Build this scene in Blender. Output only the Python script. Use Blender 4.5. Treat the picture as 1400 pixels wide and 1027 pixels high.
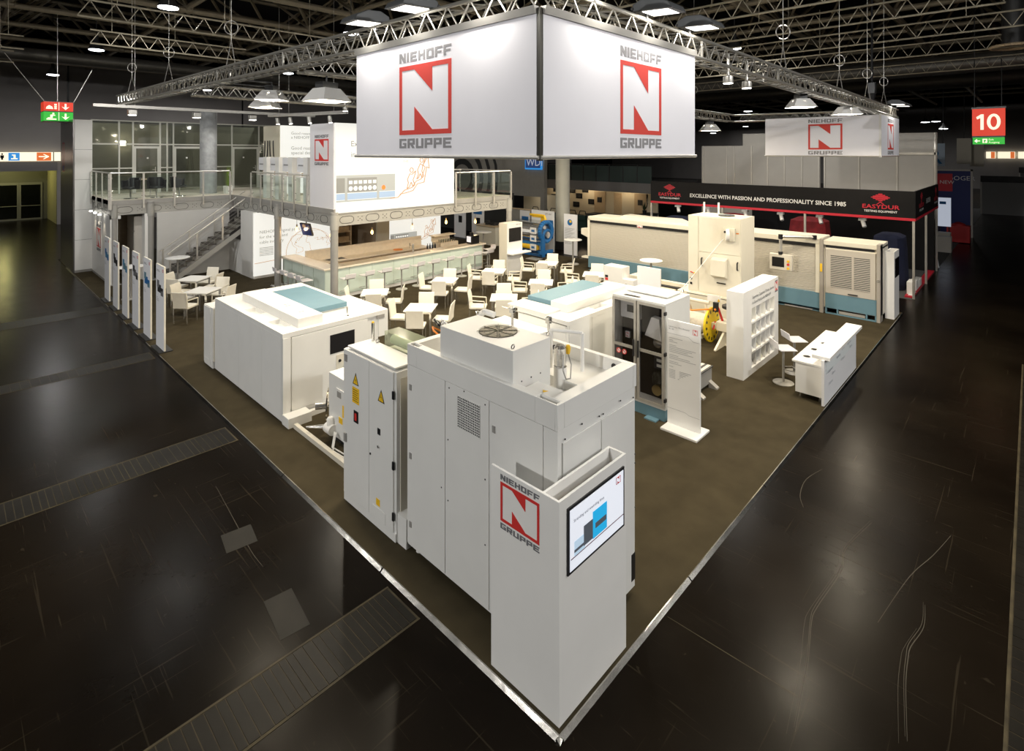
import bpy, bmesh, math, random
from mathutils import Vector, Matrix
random.seed(7)
for o in list(bpy.data.objects): bpy.data.objects.remove(o)
S = bpy.context.scene
COL = S.collection

# ------------------------------------------------------------------ camera
FPX, YH, CAMZ, ANG = 742.0, 208.5, 5.0, math.radians(43.8)
cam = bpy.data.cameras.new('camera'); camo = bpy.data.objects.new('camera', cam); COL.objects.link(camo)
cam.sensor_width = 36.0; cam.sensor_fit = 'HORIZONTAL'; cam.lens = FPX / 1400 * 36
cam.shift_y = -(513.5 - YH) / 1400; cam.clip_end = 300; cam.clip_start = .05
camo.location = (-3.577, -2.867, CAMZ); camo.rotation_euler = (math.pi / 2, 0, ANG - math.pi / 2)
S.camera = camo

# ------------------------------------------------------------------ world, exposure
w = bpy.data.worlds.new('hall_night'); S.world = w; w.use_nodes = True
w.node_tree.nodes['Background'].inputs[0].default_value = (.8, .85, 1, 1)
w.node_tree.nodes['Background'].inputs[1].default_value = 0
S.view_settings.view_transform = 'Standard'; S.view_settings.look = 'None'
S.view_settings.gamma = 1; S.view_settings.use_curve_mapping = False
S.view_settings.exposure = 0.0

WARM = (1, .87, .66); NEUT = (1, .95, .86); COOL = (1, .985, .95)
def area(name, loc, size, power, col=WARM, target=None, sy=None, spread=math.pi):
    l = bpy.data.lights.new(name, 'AREA'); l.energy = power; l.color = col; l.size = size; l.spread = spread
    if sy: l.shape = 'RECTANGLE'; l.size_y = sy
    o = bpy.data.objects.new(name, l); COL.objects.link(o); o.location = loc
    t = Vector(target) if target else Vector((loc[0], loc[1], loc[2] - 1))
    o.rotation_euler = (t - Vector(loc)).to_track_quat('-Z', 'Y').to_euler()
    return o
def point(name, loc, r, power, col=WARM):
    l = bpy.data.lights.new(name, 'POINT'); l.energy = power; l.color = col; l.shadow_soft_size = r
    o = bpy.data.objects.new(name, l); COL.objects.link(o); o.location = loc; return o
def spot(name, loc, target, power, ang, col=WARM, r=.06, blend=.5):
    l = bpy.data.lights.new(name, 'SPOT'); l.energy = power; l.color = col; l.shadow_soft_size = r
    l.spot_size = math.radians(ang); l.spot_blend = blend
    o = bpy.data.objects.new(name, l); COL.objects.link(o); o.location = loc
    o.rotation_euler = (Vector(target) - Vector(loc)).to_track_quat('-Z', 'Y').to_euler(); return o

# ------------------------------------------------------------------ materials
MATS = {}
def mat(n, c, rough=.5, metal=0, em=None, es=0, var=0, vs=4, bump=0, bs=40, spec=.5, aniso=False, stretch=None):
    if n in MATS: return MATS[n]
    m = bpy.data.materials.new(n); m.use_nodes = True; nt = m.node_tree; b = nt.nodes['Principled BSDF']
    b.inputs['Base Color'].default_value = (*c, 1); b.inputs['Roughness'].default_value = rough
    b.inputs['Metallic'].default_value = metal; b.inputs['Specular IOR Level'].default_value = spec
    if em: b.inputs['Emission Color'].default_value = (*em, 1); b.inputs['Emission Strength'].default_value = es
    tc = None
    if var or bump:
        tc = nt.nodes.new('ShaderNodeTexCoord'); mp = nt.nodes.new('ShaderNodeMapping')
        nt.links.new(tc.outputs['Object'], mp.inputs[0])
        if stretch: mp.inputs['Scale'].default_value = stretch
    if var:
        nz = nt.nodes.new('ShaderNodeTexNoise'); nz.inputs['Scale'].default_value = vs; nz.inputs['Detail'].default_value = 5
        nt.links.new(mp.outputs[0], nz.inputs['Vector'])
        mr = nt.nodes.new('ShaderNodeMapRange'); mr.inputs[3].default_value = 1 - var; mr.inputs[4].default_value = 1 + var
        mr.inputs[1].default_value = .25; mr.inputs[2].default_value = .75
        nt.links.new(nz.outputs[0], mr.inputs[0])
        mx = nt.nodes.new('ShaderNodeMix'); mx.data_type = 'RGBA'; mx.blend_type = 'MULTIPLY'; mx.inputs[0].default_value = 1
        mx.inputs[6].default_value = (*c, 1); nt.links.new(mr.outputs[0], mx.inputs[7])
        nt.links.new(mx.outputs[2], b.inputs['Base Color'])
    if bump:
        n2 = nt.nodes.new('ShaderNodeTexNoise'); n2.inputs['Scale'].default_value = bs; n2.inputs['Detail'].default_value = 3
        nt.links.new(mp.outputs[0], n2.inputs['Vector'])
        bp = nt.nodes.new('ShaderNodeBump'); bp.inputs['Strength'].default_value = bump; bp.inputs['Distance'].default_value = .02
        nt.links.new(n2.outputs[0], bp.inputs['Height']); nt.links.new(bp.outputs[0], b.inputs['Normal'])
    MATS[n] = m; return m
def glass(n, tint, gl=.1, rough=.05, op=0, oc=(1, 1, 1)):
    m = bpy.data.materials.new(n); m.use_nodes = True; nt = m.node_tree; nt.nodes.clear()
    out = nt.nodes.new('ShaderNodeOutputMaterial'); tr = nt.nodes.new('ShaderNodeBsdfTransparent'); tr.inputs[0].default_value = (*tint, 1)
    g = nt.nodes.new('ShaderNodeBsdfGlossy'); g.inputs['Roughness'].default_value = rough
    mx = nt.nodes.new('ShaderNodeMixShader'); mx.inputs[0].default_value = gl
    nt.links.new(tr.outputs[0], mx.inputs[1]); nt.links.new(g.outputs[0], mx.inputs[2]); last = mx
    if op:
        d = nt.nodes.new('ShaderNodeBsdfDiffuse'); d.inputs[0].default_value = (*oc, 1)
        m2 = nt.nodes.new('ShaderNodeMixShader'); m2.inputs[0].default_value = op
        nt.links.new(mx.outputs[0], m2.inputs[1]); nt.links.new(d.outputs[0], m2.inputs[2]); last = m2
    nt.links.new(last.outputs[0], out.inputs[0]); MATS[n] = m; return m

white = mat('white_lacquer', (.80, .79, .765), .45, var=.02, vs=3)
machw = mat('machine_white', (.74, .735, .71), .42, var=.025, vs=2.5, bump=.03, bs=300)
machb = mat('machine_beige', (.66, .62, .53), .45, var=.03, vs=3)
cabg = mat('cabinet_light_grey', (.66, .67, .66), .4, var=.02)
blue = mat('machine_blue', (.125, .235, .295), .45, var=.04)
dblue = mat('strong_blue', (.02, .14, .38), .4, var=.1)
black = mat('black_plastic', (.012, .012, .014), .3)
dark = mat('dark_metal', (.05, .05, .05), .5, .5, var=.2)
alu = mat('aluminium', (.60, .58, .54), .32, .6, var=.06, vs=6)
trussm = mat('truss_aluminium', (.36, .345, .31), .35, .5, var=.08, vs=9)
edgem = mat('edge_profile_metal', (.52, .50, .46), .2, 1, var=.35, vs=3, bump=.15, bs=6)
steelg = mat('grey_steel_paint', (.34, .33, .31), .45, .2, var=.05)
chrome = mat('chrome', (.75, .74, .72), .15, .85)
red = mat('logo_red', (.62, .035, .03), .5)
bred = mat('banner_red', (.66, .055, .04), .7)
grey = mat('logo_grey', (.16, .16, .17), .5)
bgrey = mat('banner_grey', (.27, .265, .275), .7)
txtg = mat('print_grey', (.28, .28, .29), .6)
yellow = mat('sign_yellow', (.85, .52, .02), .5)
orange = mat('cable_orange', (.8, .25, .03), .5)
leather = mat('white_leather', (.80, .76, .66), .5, var=.03, vs=8)
tabletop = mat('white_table_top', (.82, .81, .78), .35, var=.01)
fabric = mat('banner_fabric', (.86, .85, .90), .85, var=.02, vs=2)
board = mat('poster_board_white', (.80, .80, .82), .55, var=.015)
concrete = mat('concrete', (.30, .31, .32), .6, var=.22, vs=5, bump=.1, bs=20)
hallwall = mat('hall_wall_grey', (.30, .28, .27), .75, var=.05, vs=1)
partg = mat('partition_grey', (.52, .49, .44), .6, var=.04, vs=2)
galv = mat('galvanised', (.40, .36, .27), .45, .35, var=.1)
pipe = mat('ceiling_pipe_paint', (.23, .195, .135), .5, .2, var=.15)
ceilm = mat('ceiling_black', (.012, .012, .012), .9, var=.2)
beige = mat('bar_top_beige', (.76, .68, .55), .3, var=.06, vs=10)
wood = mat('pale_wood', (.58, .44, .28), .4, var=.12, vs=12)
frost = mat('frosted_green_glass', (.58, .67, .60), .22, var=.05, vs=2)
screen = mat('screen_black', (.006, .006, .008), .12)
screenon = mat('screen_lit', (.7, .72, .76), .2, em=(.80, .84, .95), es=.55)
scyan = mat('screen_cyan', (.02, .35, .6), .3, em=(.02, .38, .75), es=.6)
navy = mat('navy_cloth', (.012, .016, .045), .9, var=.2, vs=6)
lit = mat('lightbox_white', (.22, .22, .21), .5, em=(1, .985, .91), es=.80)
litprint = mat('lightbox_print', (.12, .12, .11), .6, em=(.45, .44, .40), es=.42)
copper = mat('copper_print', (.2, .1, .05), .6, em=(.66, .36, .18), es=.62)
lamp_e = mat('lamp_glow', (1, 1, 1), .5, em=(1, .96, .86), es=14)
soft_e = mat('softbox_glow', (1, 1, 1), .5, em=(1, .93, .76), es=5)
bulb_e = mat('bulb_glow', (1, .7, .3), .5, em=(1, .55, .16), es=5)
hall_e = mat('hall_lamp_glow', (1, 1, 1), .5, em=(.95, .98, 1), es=7)
sg_red = mat('sign_red_lit', (.6, .02, .01), .4, em=(.72, .05, .02), es=.8)
sg_grn = mat('sign_green_lit', (.02, .4, .03), .4, em=(.03, .42, .04), es=.9)
sg_wht = mat('sign_white_lit', (.9, .85, .7), .4, em=(1, .90, .66), es=1.0)
sg_blu = mat('sign_blue_lit', (.03, .25, .6), .4, em=(.04, .28, .7), es=.8)
sg_org = mat('sign_orange_lit', (.7, .14, .03), .4, em=(.75, .17, .04), es=.8)
edblack = mat('fascia_black', (.009, .0085, .009), .6, var=.1, spec=.15)
edred = mat('fascia_red', (.50, .012, .03), .5)
edwhite = mat('fascia_white', (.75, .75, .75), .5)
gbal = glass('balustrade_glass', (.93, .97, .95), .05, .03)
gwall = glass('partition_glass', (.70, .73, .69), .10, .04)
gdoor = glass('tinted_door_glass', (.84, .84, .85), .04, .03)
acryl = glass('acrylic', (.88, .9, .9), .1, .08)
greenacr = glass('green_acrylic', (.90, .92, .86), .12, .12, .26, (.52, .55, .40))
plantm = mat('plant_green', (.16, .24, .03), .6, var=.3, vs=20)
yelwall = mat('vestibule_yellow', (.55, .52, .33), .7)
warmwall = mat('warm_cream_wall', (.70, .62, .47), .7)

# floor: dark, worn, glossy
def floor_mat():
    m = bpy.data.materials.new('hall_floor_dark'); m.use_nodes = True; nt = m.node_tree; b = nt.nodes['Principled BSDF']
    L = nt.links.new; N = nt.nodes.new
    tc = N('ShaderNodeTexCoord')
    n1 = N('ShaderNodeTexNoise'); n1.inputs['Scale'].default_value = .45; n1.inputs['Detail'].default_value = 6; L(tc.outputs['Object'], n1.inputs['Vector'])
    cr = N('ShaderNodeValToRGB'); cr.color_ramp.elements[0].position = .3; cr.color_ramp.elements[1].position = .75
    cr.color_ramp.elements[0].color = (.0035, .0024, .0015, 1); cr.color_ramp.elements[1].color = (.0105, .0075, .0046, 1); L(n1.outputs[0], cr.inputs[0])
    # scratches: warped noise, stretched in two directions, thresholded thin
    cur = cr.outputs[0]
    for sc, rot, th in (((30, .5, 1), .55, .68), ((.6, 28, 1), -.35, .685), ((40, 1.2, 1), 1.3, .69), ((12, 9, 1), .2, .73)):
        mp = N('ShaderNodeMapping'); mp.inputs['Scale'].default_value = sc; mp.inputs['Rotation'].default_value = (0, 0, rot)
        L(tc.outputs['Object'], mp.inputs[0])
        n2 = N('ShaderNodeTexNoise'); n2.inputs['Scale'].default_value = 1; n2.inputs['Detail'].default_value = 2; n2.inputs['Distortion'].default_value = .6
        L(mp.outputs[0], n2.inputs['Vector'])
        mr = N('ShaderNodeMapRange'); mr.inputs[1].default_value = th; mr.inputs[2].default_value = th + .03; L(n2.outputs[0], mr.inputs[0])
        n3 = N('ShaderNodeTexNoise'); n3.inputs['Scale'].default_value = .9; L(tc.outputs['Object'], n3.inputs['Vector'])
        mu = N('ShaderNodeMath'); mu.operation = 'MULTIPLY'; L(mr.outputs[0], mu.inputs[0]); L(n3.outputs[0], mu.inputs[1])
        mx = N('ShaderNodeMix'); mx.data_type = 'RGBA'; L(mu.outputs[0], mx.inputs[0]); L(cur, mx.inputs[6]); mx.inputs[7].default_value = (.030, .0235, .015, 1)
        cur = mx.outputs[2]
    L(cur, b.inputs['Base Color'])
    n4 = N('ShaderNodeTexNoise'); n4.inputs['Scale'].default_value = 2.2; n4.inputs['Detail'].default_value = 6; L(tc.outputs['Object'], n4.inputs['Vector'])
    mr = N('ShaderNodeMapRange'); mr.inputs[3].default_value = .2; mr.inputs[4].default_value = .3; L(n4.outputs[0], mr.inputs[0]); L(mr.outputs[0], b.inputs['Roughness'])
    n5 = N('ShaderNodeTexNoise'); n5.inputs['Scale'].default_value = 9; n5.inputs['Detail'].default_value = 4; L(tc.outputs['Object'], n5.inputs['Vector'])
    bp = N('ShaderNodeBump'); bp.inputs['Strength'].default_value = .05; bp.inputs['Distance'].default_value = .02
    L(n5.outputs[0], bp.inputs['Height']); L(bp.outputs[0], b.inputs['Normal'])
    b.inputs['Specular IOR Level'].default_value = .04
    return m
floorm = floor_mat()
carpetm = mat('carpet_brown', (.050, .040, .0225), .95, var=.18, vs=3, bump=.25, bs=220, spec=.1)
platem = mat('duct_plate', (.0085, .0072, .0052), .42, var=.4, vs=2.5, bump=.05, bs=12, spec=.12)
groove = mat('duct_frame', (.05, .039, .02), .6, var=.5, spec=.2)

# ------------------------------------------------------------------ mesh builder
class MB:
    def __init__(s): s.v = []; s.f = []
    def add(s, vs, fs):
        k = len(s.v); s.v += [tuple(v) for v in vs]; s.f += [tuple(i + k for i in f) for f in fs]; return s
    def box(s, x0, x1, y0, y1, z0, z1):
        return s.add([(x, y, z) for z in (z0, z1) for y in (y0, y1) for x in (x0, x1)],
                     [(0, 2, 3, 1), (4, 5, 7, 6), (0, 1, 5, 4), (2, 6, 7, 3), (0, 4, 6, 2), (1, 3, 7, 5)])
    def tube(s, p, q, r, n=6, r2=None):
        p, q = Vector(p), Vector(q); d = (q - p).normalized(); a = d.orthogonal().normalized(); b = d.cross(a); r2 = r if r2 is None else r2
        c = [(math.cos(2 * math.pi * i / n), math.sin(2 * math.pi * i / n)) for i in range(n)]
        vs = [p + (a * x + b * y) * r for x, y in c] + [q + (a * x + b * y) * r2 for x, y in c]
        fs = [(i, (i + 1) % n, n + (i + 1) % n, n + i) for i in range(n)] + [tuple(range(n))[::-1], tuple(range(n, 2 * n))]
        return s.add(vs, fs)
    def path(s, pts, r, n=6):
        for a, b in zip(pts, pts[1:]): s.tube(a, b, r, n)
        return s
    def prism(s, pts, off):
        n = len(pts); off = Vector(off); pts = [Vector(p) for p in pts]
        return s.add(pts + [p + off for p in pts], [tuple(range(n))[::-1], tuple(range(n, 2 * n))] + [(i, (i + 1) % n, n + (i + 1) % n, n + i) for i in range(n)])
    def lathe(s, c, prof, n=16):
        c = Vector(c); vs = []
        for r, z in prof:
            vs += [c + Vector((r * math.cos(2 * math.pi * i / n), r * math.sin(2 * math.pi * i / n), z)) for i in range(n)]
        fs = [(j * n + i, j * n + (i + 1) % n, (j + 1) * n + (i + 1) % n, (j + 1) * n + i) for j in range(len(prof) - 1) for i in range(n)]
        fs += [tuple(range(n))[::-1], tuple(range((len(prof) - 1) * n, len(prof) * n))]
        return s.add(vs, fs)
    def ring(s, c, R, r, ax=(0, 0, 1), n=16, m=6, a0=0, a1=2 * math.pi):
        ax = Vector(ax).normalized(); u = ax.orthogonal().normalized(); v = ax.cross(u); c = Vector(c)
        pts = [c + (u * math.cos(a0 + (a1 - a0) * i / n) + v * math.sin(a0 + (a1 - a0) * i / n)) * R for i in range(n + 1)]
        return s.path(pts, r, m)
    def xf(s, M):
        s.v = [tuple(M @ Vector(v)) for v in s.v]; return s
OFF = {}
def link(name, me, m, parent=None, off=(0, 0, 0), bev=0, smooth=True):
    o = bpy.data.objects.new(name, me); COL.objects.link(o)
    if m: me.materials.append(m)
    if smooth:
        me.polygons.foreach_set('use_smooth', [True] * len(me.polygons)); me.set_sharp_from_angle(angle=math.radians(38))
    if parent: o.parent = parent
    OFF[o.name] = off
    if bev:
        b = o.modifiers.new('bevel', 'BEVEL'); b.width = bev; b.segments = 2; b.limit_method = 'ANGLE'; b.angle_limit = math.radians(50)
    return o
def part(name, mb, m, parent=None, bev=0, label=None, kind=None):
    off = OFF.get(parent.name, (0, 0, 0)) if parent else (0, 0, 0)
    me = bpy.data.meshes.new(name)
    me.from_pydata([(x - off[0], y - off[1], z - off[2]) for x, y, z in mb.v], [], mb.f)
    bm = bmesh.new(); bm.from_mesh(me); bmesh.ops.recalc_face_normals(bm, faces=bm.faces); bm.to_mesh(me); bm.free()
    o = link(name, me, m, parent, off, bev)
    if label: o['label'] = label
    if kind: o['kind'] = kind
    return o
def B(*a): return MB().box(*a)
def thing(name, label, cat, loc=(0, 0, 0), group=None):
    o = bpy.data.objects.new(name, None); COL.objects.link(o); o.location = loc; o.empty_display_size = .1
    OFF[o.name] = loc; o['label'] = label; o['category'] = cat
    if group: o['group'] = group
    return o
def single(name, mb, m, label, cat, group=None, bev=0):
    o = part(name, mb, m, None, bev); o['label'] = label; o['category'] = cat
    if group: o['group'] = group
    return o
def struct(name, mb, m, label, bev=0):
    o = part(name, mb, m, None, bev); o['kind'] = 'structure'; o['label'] = label; return o
def copytree(src, loc, rz, label=None, group=None):
    r = src.copy(); COL.objects.link(r); r.location = loc; r.rotation_euler = (0, 0, rz)
    if label: r['label'] = label
    if group: r['group'] = group
    for ch in src.children:
        c = ch.copy(); COL.objects.link(c); c.parent = r
        for gch in ch.children:
            d = gch.copy(); COL.objects.link(d); d.parent = c
    return r
Z = Vector((0, 0, 1)); UX = Vector((1, 0, 0)); UYn = Vector((0, -1, 0)); UY = Vector((0, 1, 0))
def flat(mb, o, u, v, rects=(), polys=(), t=.003):
    """thin raised print on a face: rects (a0,b0,a1,b1) and polys in face coordinates"""
    o, u, v = Vector(o), Vector(u), Vector(v); n = u.cross(v).normalized()
    for a0, b0, a1, b1 in rects: polys = list(polys) + [((a0, b0), (a1, b0), (a1, b1), (a0, b1))]
    for p in polys: mb.prism([o + u * a + v * b + n * .0006 for a, b in p], n * t)
    return mb
_fc = {}
def text(name, s, o, u, h, m, parent, v=Z, sx=1, t=.002, center=False, label=None, shear=0, bold=0):
    cu = bpy.data.curves.new('t', 'FONT'); cu.body = s; cu.size = 1; cu.resolution_u = 2; cu.shear = shear; cu.offset = bold
    if center: cu.align_x = 'CENTER'
    ob = bpy.data.objects.new('t', cu); me0 = ob.to_mesh()
    o, u, v = Vector(o), Vector(u).normalized(), Vector(v).normalized(); n = u.cross(v).normalized(); k = h / .7
    off = Vector(OFF.get(parent.name, (0, 0, 0)))
    vs = [o + u * (p.co.x * k * sx) + v * (p.co.y * k) + n * t - off for p in me0.vertices]; fs = [tuple(p.vertices) for p in me0.polygons]
    ob.to_mesh_clear(); bpy.data.objects.remove(ob); bpy.data.curves.remove(cu)
    me = bpy.data.meshes.new(name); me.from_pydata(vs, [], fs)
    x = link(name, me, m, parent, tuple(off), smooth=False); x['kind'] = 'stuff'
    if label: x['label'] = label
    return x
# block alphabet of the stand's logo
def glyph(c):
    a, b, m0, m1 = .29, .22, .39, .61
    G = {'N': ([], [((0, 0), (a, 0), (a, .56), (.66, 0), (1, 0), (1, 1), (1 - a, 1), (1 - a, .44), (.34, 1), (0, 1))]), 'I': ([(0, 0, .32, 1)], []),
         'E': ([(0, 0, a, 1), (a, 0, 1, b), (a, m0, .88, m1), (a, 1 - b, 1, 1)], []), 'F': ([(0, 0, a, 1), (a, m0 - .05, .88, m1 - .05), (a, 1 - b, 1, 1)], []),
         'H': ([(0, 0, a, 1), (1 - a, 0, 1, 1), (a, m0, 1 - a, m1)], []), 'O': ([(0, 0, a, 1), (1 - a, 0, 1, 1), (a, 0, 1 - a, b), (a, 1 - b, 1 - a, 1)], []),
         'G': ([(0, 0, a, 1), (a, 0, 1, b), (a, 1 - b, 1, 1), (1 - a, b, 1, .55), (.5, .38, 1 - a, .55)], []), 'U': ([(0, 0, a, 1), (1 - a, 0, 1, 1), (a, 0, 1 - a, b)], []),
         'P': ([(0, 0, a, 1), (a, 1 - b, 1, 1), (1 - a, .34, 1, 1 - b), (a, .34, 1 - a, .34 + b)], []),
         'R': ([(0, 0, a, 1), (a, 1 - b, 1, 1), (1 - a, .36, 1, 1 - b), (a, .36, 1 - a, .36 + b)], [((.40, .36), (.74, .36), (1, 0), (.66, 0))])}
    return G[c]
def word(mb, s, o, u, v, w, h):
    ws = [.32 if c == 'I' else 1 for c in s]; gap = .17; tot = sum(ws) + gap * (len(s) - 1); k = w / tot; x = 0
    for c, cw in zip(s, ws):
        R, P = glyph(c)
        flat(mb, o, u, v, [(x * k + r[0] * k, r[1] * h, x * k + r[2] * k, r[3] * h) for r in R], [[(x * k + p[0] * k, p[1] * h) for p in q] for q in P])
        x += cw + gap
def nshape(mb, o, u, v, w, h, fr=.055):
    f = fr * w; g = fr * w
    flat(mb, o, u, v, [(0, 0, w, g), (0, h - g, w, h), (0, g, f, h - g), (w - f, g, w, h - g)],
         [((.31 * w, h - g), (.655 * w, h - g), (.655 * w, .60 * h)), ((.31 * w, g), (.655 * w, g), (.31 * w, .40 * h))])
def logo(parent, o, u, w, h, rm=red, gm=grey, v=Z, words=True):
    """o = bottom-left corner of the red frame"""
    o, u, v = Vector(o), Vector(u), Vector(v)
    mb = MB(); nshape(mb, o, u, v, w, h); part('logo_frame', mb, rm, parent, label='red square N emblem')
    if words:
        lh = .14 * h
        for s_, o_ in (('NIEHOFF', o + v * (h + .055 * h)), ('GRUPPE', o - v * (lh + .055 * h))):
            mb = MB(); word(mb, s_, o_, u, v, w, lh); part('logo_lettering', mb, gm, parent, label='grey block letters ' + s_, kind='stuff')

# ================================================================== THE HALL
fl = struct('floor', B(-25, 100, -14, 62, -.05, 0), floorm, 'dark brown glossy worn hall floor')
# service duct covers let into the floor: a frame and loose plates
plate_me = {}
def duct(y0, y1, x0, x1, near):
    fr = MB()
    for yy in (y0, y1): fr.box(x0, x1, yy - .012, yy + .012, 0, .004)
    fr.box(x0, x1, y0, y1, 0, .0008); part('duct_frame', fr, groove, fl)
    x = x1 - .02; k = 0
    while x > x0 and k < 110:
        wd = random.choice((.07, .08, .09, .09, .1, .12)) if near else .16
        o = part('cover_plate', B(x - wd + .005, x - .005, y0 + .02, y1 - .02, -.001, .003 + random.random() * .003), platem, fl)
        x -= wd; k += 1
duct(1.88, 2.48, -3.3, -.06, 1)
duct(7.1, 7.72, -5.5, -.06, 1)
duct(12.5, 13.05, -5.5, -.06, 0)
duct(18.0, 18.9, -6, -.06, 0)
for x, y, a, sx, sy in ((-1.02, 2.98, -.12, .3, .62), (-.95, 4.55, -.15, .36, .4)):
    mb = B(-sx / 2, sx / 2, -sy / 2, sy / 2, .0005, .0025).xf(Matrix.Translation((x, y, 0)) @ Matrix.Rotation(a, 4, 'Z'))
    part('floor_patch', mb, mat('floor_patch', (.016, .014, .0105), .5, var=.2, spec=.12), fl)

SCUFF = [[(5.07, -1.3), (4.27, -1.17), (3.83, -1.22), (3.06, -1.16), (2.8, -1.17), (2.32, -1.27), (1.99, -1.32), (1.49, -1.39)], [(3.91, -2.01), (3.55, -2.04), (3.18, -1.98), (3.0, -1.98), (2.65, -2.01), (2.07, -2.1)], [(4.78, -0.54), (5.05, -0.42), (5.52, -0.37), (5.99, -0.47)], [(5.5, -2.1), (4.91, -1.98), (4.27, -1.82), (3.28, -1.68)], [(-0.78, 5.96), (-0.88, 4.8), (-0.93, 4.18), (-0.93, 3.83)], [(1.8, -0.03), (1.82, -0.74), (1.84, -1.31)]]
def ribbon(pts, w, dx=0, dy=0):
    P_ = [Vector((a + dx, b + dy, 0)) for a, b in pts]; Q = []
    for i in range(len(P_) - 1):          # Catmull-Rom through the points
        p0, p1, p2, p3 = P_[max(i - 1, 0)], P_[i], P_[i + 1], P_[min(i + 2, len(P_) - 1)]
        for k in range(6):
            u = k / 6; Q.append(.5 * (2 * p1 + (p2 - p0) * u + (2 * p0 - 5 * p1 + 4 * p2 - p3) * u * u + (3 * p1 - p0 - 3 * p2 + p3) * u ** 3))
    Q.append(P_[-1]); vs = []
    for i, q in enumerate(Q):
        d = (Q[min(i + 1, len(Q) - 1)] - Q[max(i - 1, 0)]).normalized(); n_ = Vector((-d.y, d.x, 0)) * (w * (.35 + .65 * math.sin(math.pi * (i + 1) / (len(Q) + 1))))
        vs += [q - n_ + Z * .0012, q + n_ + Z * .0012]
    return MB().add(vs, [(2 * i, 2 * i + 2, 2 * i + 3, 2 * i + 1) for i in range(len(Q) - 1)])
Z = Vector((0, 0, 1)); scuffm = mat('scuff_grey', (.06, .052, .04), .6, spec=.1)
for i, c in enumerate(SCUFF):
    part('scuff_mark', ribbon(c, .004), scuffm if i < 5 else groove, fl)
    if i < 2: part('scuff_mark', ribbon(c, .003, .035, .02), scuffm, fl); part('scuff_mark', ribbon(c[1:], .002, -.07, .05), scuffm, fl)
duct(-3.35, -2.7, -1.5, 14, 0)
cp = struct('floor_carpet', B(.05, 17.0, .05, 30, 0, .022), carpetm, 'dark brown carpet laid on the exhibition stand')
def profile(p, q, d):                      # bright metal edge strip, sloping outside
    p, q, d = Vector(p), Vector(q), Vector(d)
    mb = MB().prism([p - d * .03, p + d * .02, p + d * .02 + Z * .026, p + d * .005 + Z * .03], q - p)
    return mb
for i in range(10):
    a, b = i * 2.75, i * 2.75 + 2.73
    part('edge_strip', profile((0.03, a, 0.0), (0.03, min(b, 27.3), 0), (1, 0, 0)), edgem, cp)
for i in range(7):
    a, b = i * 2.45, i * 2.45 + 2.43
    part('edge_strip', profile((a, 0.03, 0), (min(b, 16.9), 0.03, 0), (0, 1, 0)), edgem, cp)

# far left hall wall with vestibule
W = 46.0
wl = struct('wall_left', B(-25, -3.6, W, W + .3, 0, 11.5).box(-3.6, 1.75, W, W + .3, 4.3, 11.5).box(1.75, 60, W, W + .3, 0, 11.5), hallwall, 'dark grey panelled hall wall behind the stand')
mb = MB()
for x in (-4, 2.35, 14, 25): mb.box(x - .06, x + .06, W - .02, W, 4.6, 11.5)
part('panel_joint', mb, black, wl)
part('lintel', B(-3.6, 1.75, W - .25, W, 3.75, 4.35), mat('lintel_metal', (.2, .19, .19), .4, .4), wl)
vb = struct('wall_vestibule', B(1.75, 2.05, W + .3, 53, 0, 4.3), yelwall, 'yellowish vestibule walls behind the hall wall')
vb2 = struct('wall_vestibule_back', B(-3.6, 1.75, 51.1, 51.3, 0, 4.3).box(-4, -3.6, W + .3, 51.3, 0, 4.3).box(-3.6, 1.75, W + .3, 51.1, 4.25, 4.35), mat('vestibule_grey', (.16, .16, .14), .6), 'dark rear wall and soffit of the vestibule')
for k, x in enumerate((-1.85, -.52, .8)):
    d = struct('door_%d' % (k + 1), B(x - .65, x + .65, 51.0, 51.06, 2.6, 2.78), mat('door_frame_grey', (.3, .3, .27), .4, .3), 'grey framed glass door leaf in the vestibule, %s from yellow wall' % ('third', 'second', 'first')[k])
    part('door_frame', B(x - .65, x - .55, 51, 51.06, 0, 2.6).box(x + .55, x + .65, 51, 51.06, 0, 2.6).box(x - .55, x + .55, 51, 51.06, 0, .12), MATS['door_frame_grey'], d)
    part('pane', B(x - .55, x + .55, 51.02, 51.04, .12, 2.6), mat('night_glass', (.006, .007, .006), .05), d)
    part('push_bar', MB().tube((x - .55, 50.95, 1.05), (x + .55, 50.95, 1.05), .025), alu, d)
t = thing('direction_sign', 'long lit white wayfinding sign with toilet and arrow symbols', 'sign', (0, W - .3, 4.35))
part('light_box', B(-3.2, 2.0, W - .42, W - .26, 4.42, 5.02), sg_wht, t)
yy = W - .424
def glyphs(t, x):
    part('orange_field', B(x + 2.25, x + 3.0, yy - .01, yy, 4.44, 5.0), sg_org, t)
    mb = MB(); flat(mb, (x + 2.35, yy - .01, 4.72), UX, Z, [(0, -.035, .5, .035)], [((.3, .17), (.55, 0), (.42, 0), (.22, .17)), ((.3, -.17), (.22, -.17), (.42, 0), (.55, 0))])
    part('arrow', mb, sg_wht, t)
    part('blue_field', B(x + .85, x + 1.4, yy - .01, yy, 4.46, 4.98), sg_blu, t)
    mb = MB(); flat(mb, (x + .9, yy - .01, 4.5), UX, Z, [(.08, .05, .4, .12), (.2, .12, .3, .3), (.12, .3, .3, .36)]); part('pictogram', mb, sg_wht, t)
    mb = MB()
    for xx in (.25, .55): flat(mb, (x + xx, yy, 4.52), UX, Z, [(-.05, 0, .05, .25), (-.09, .12, .09, .3), (-.045, .33, .045, .42)])
    part('pictogram', mb, black, t)
glyphs(t, -1.6)
part('orange_field', B(-3.2, -2.3, yy - .01, yy, 4.44, 5.0), sg_org, t)
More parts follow.
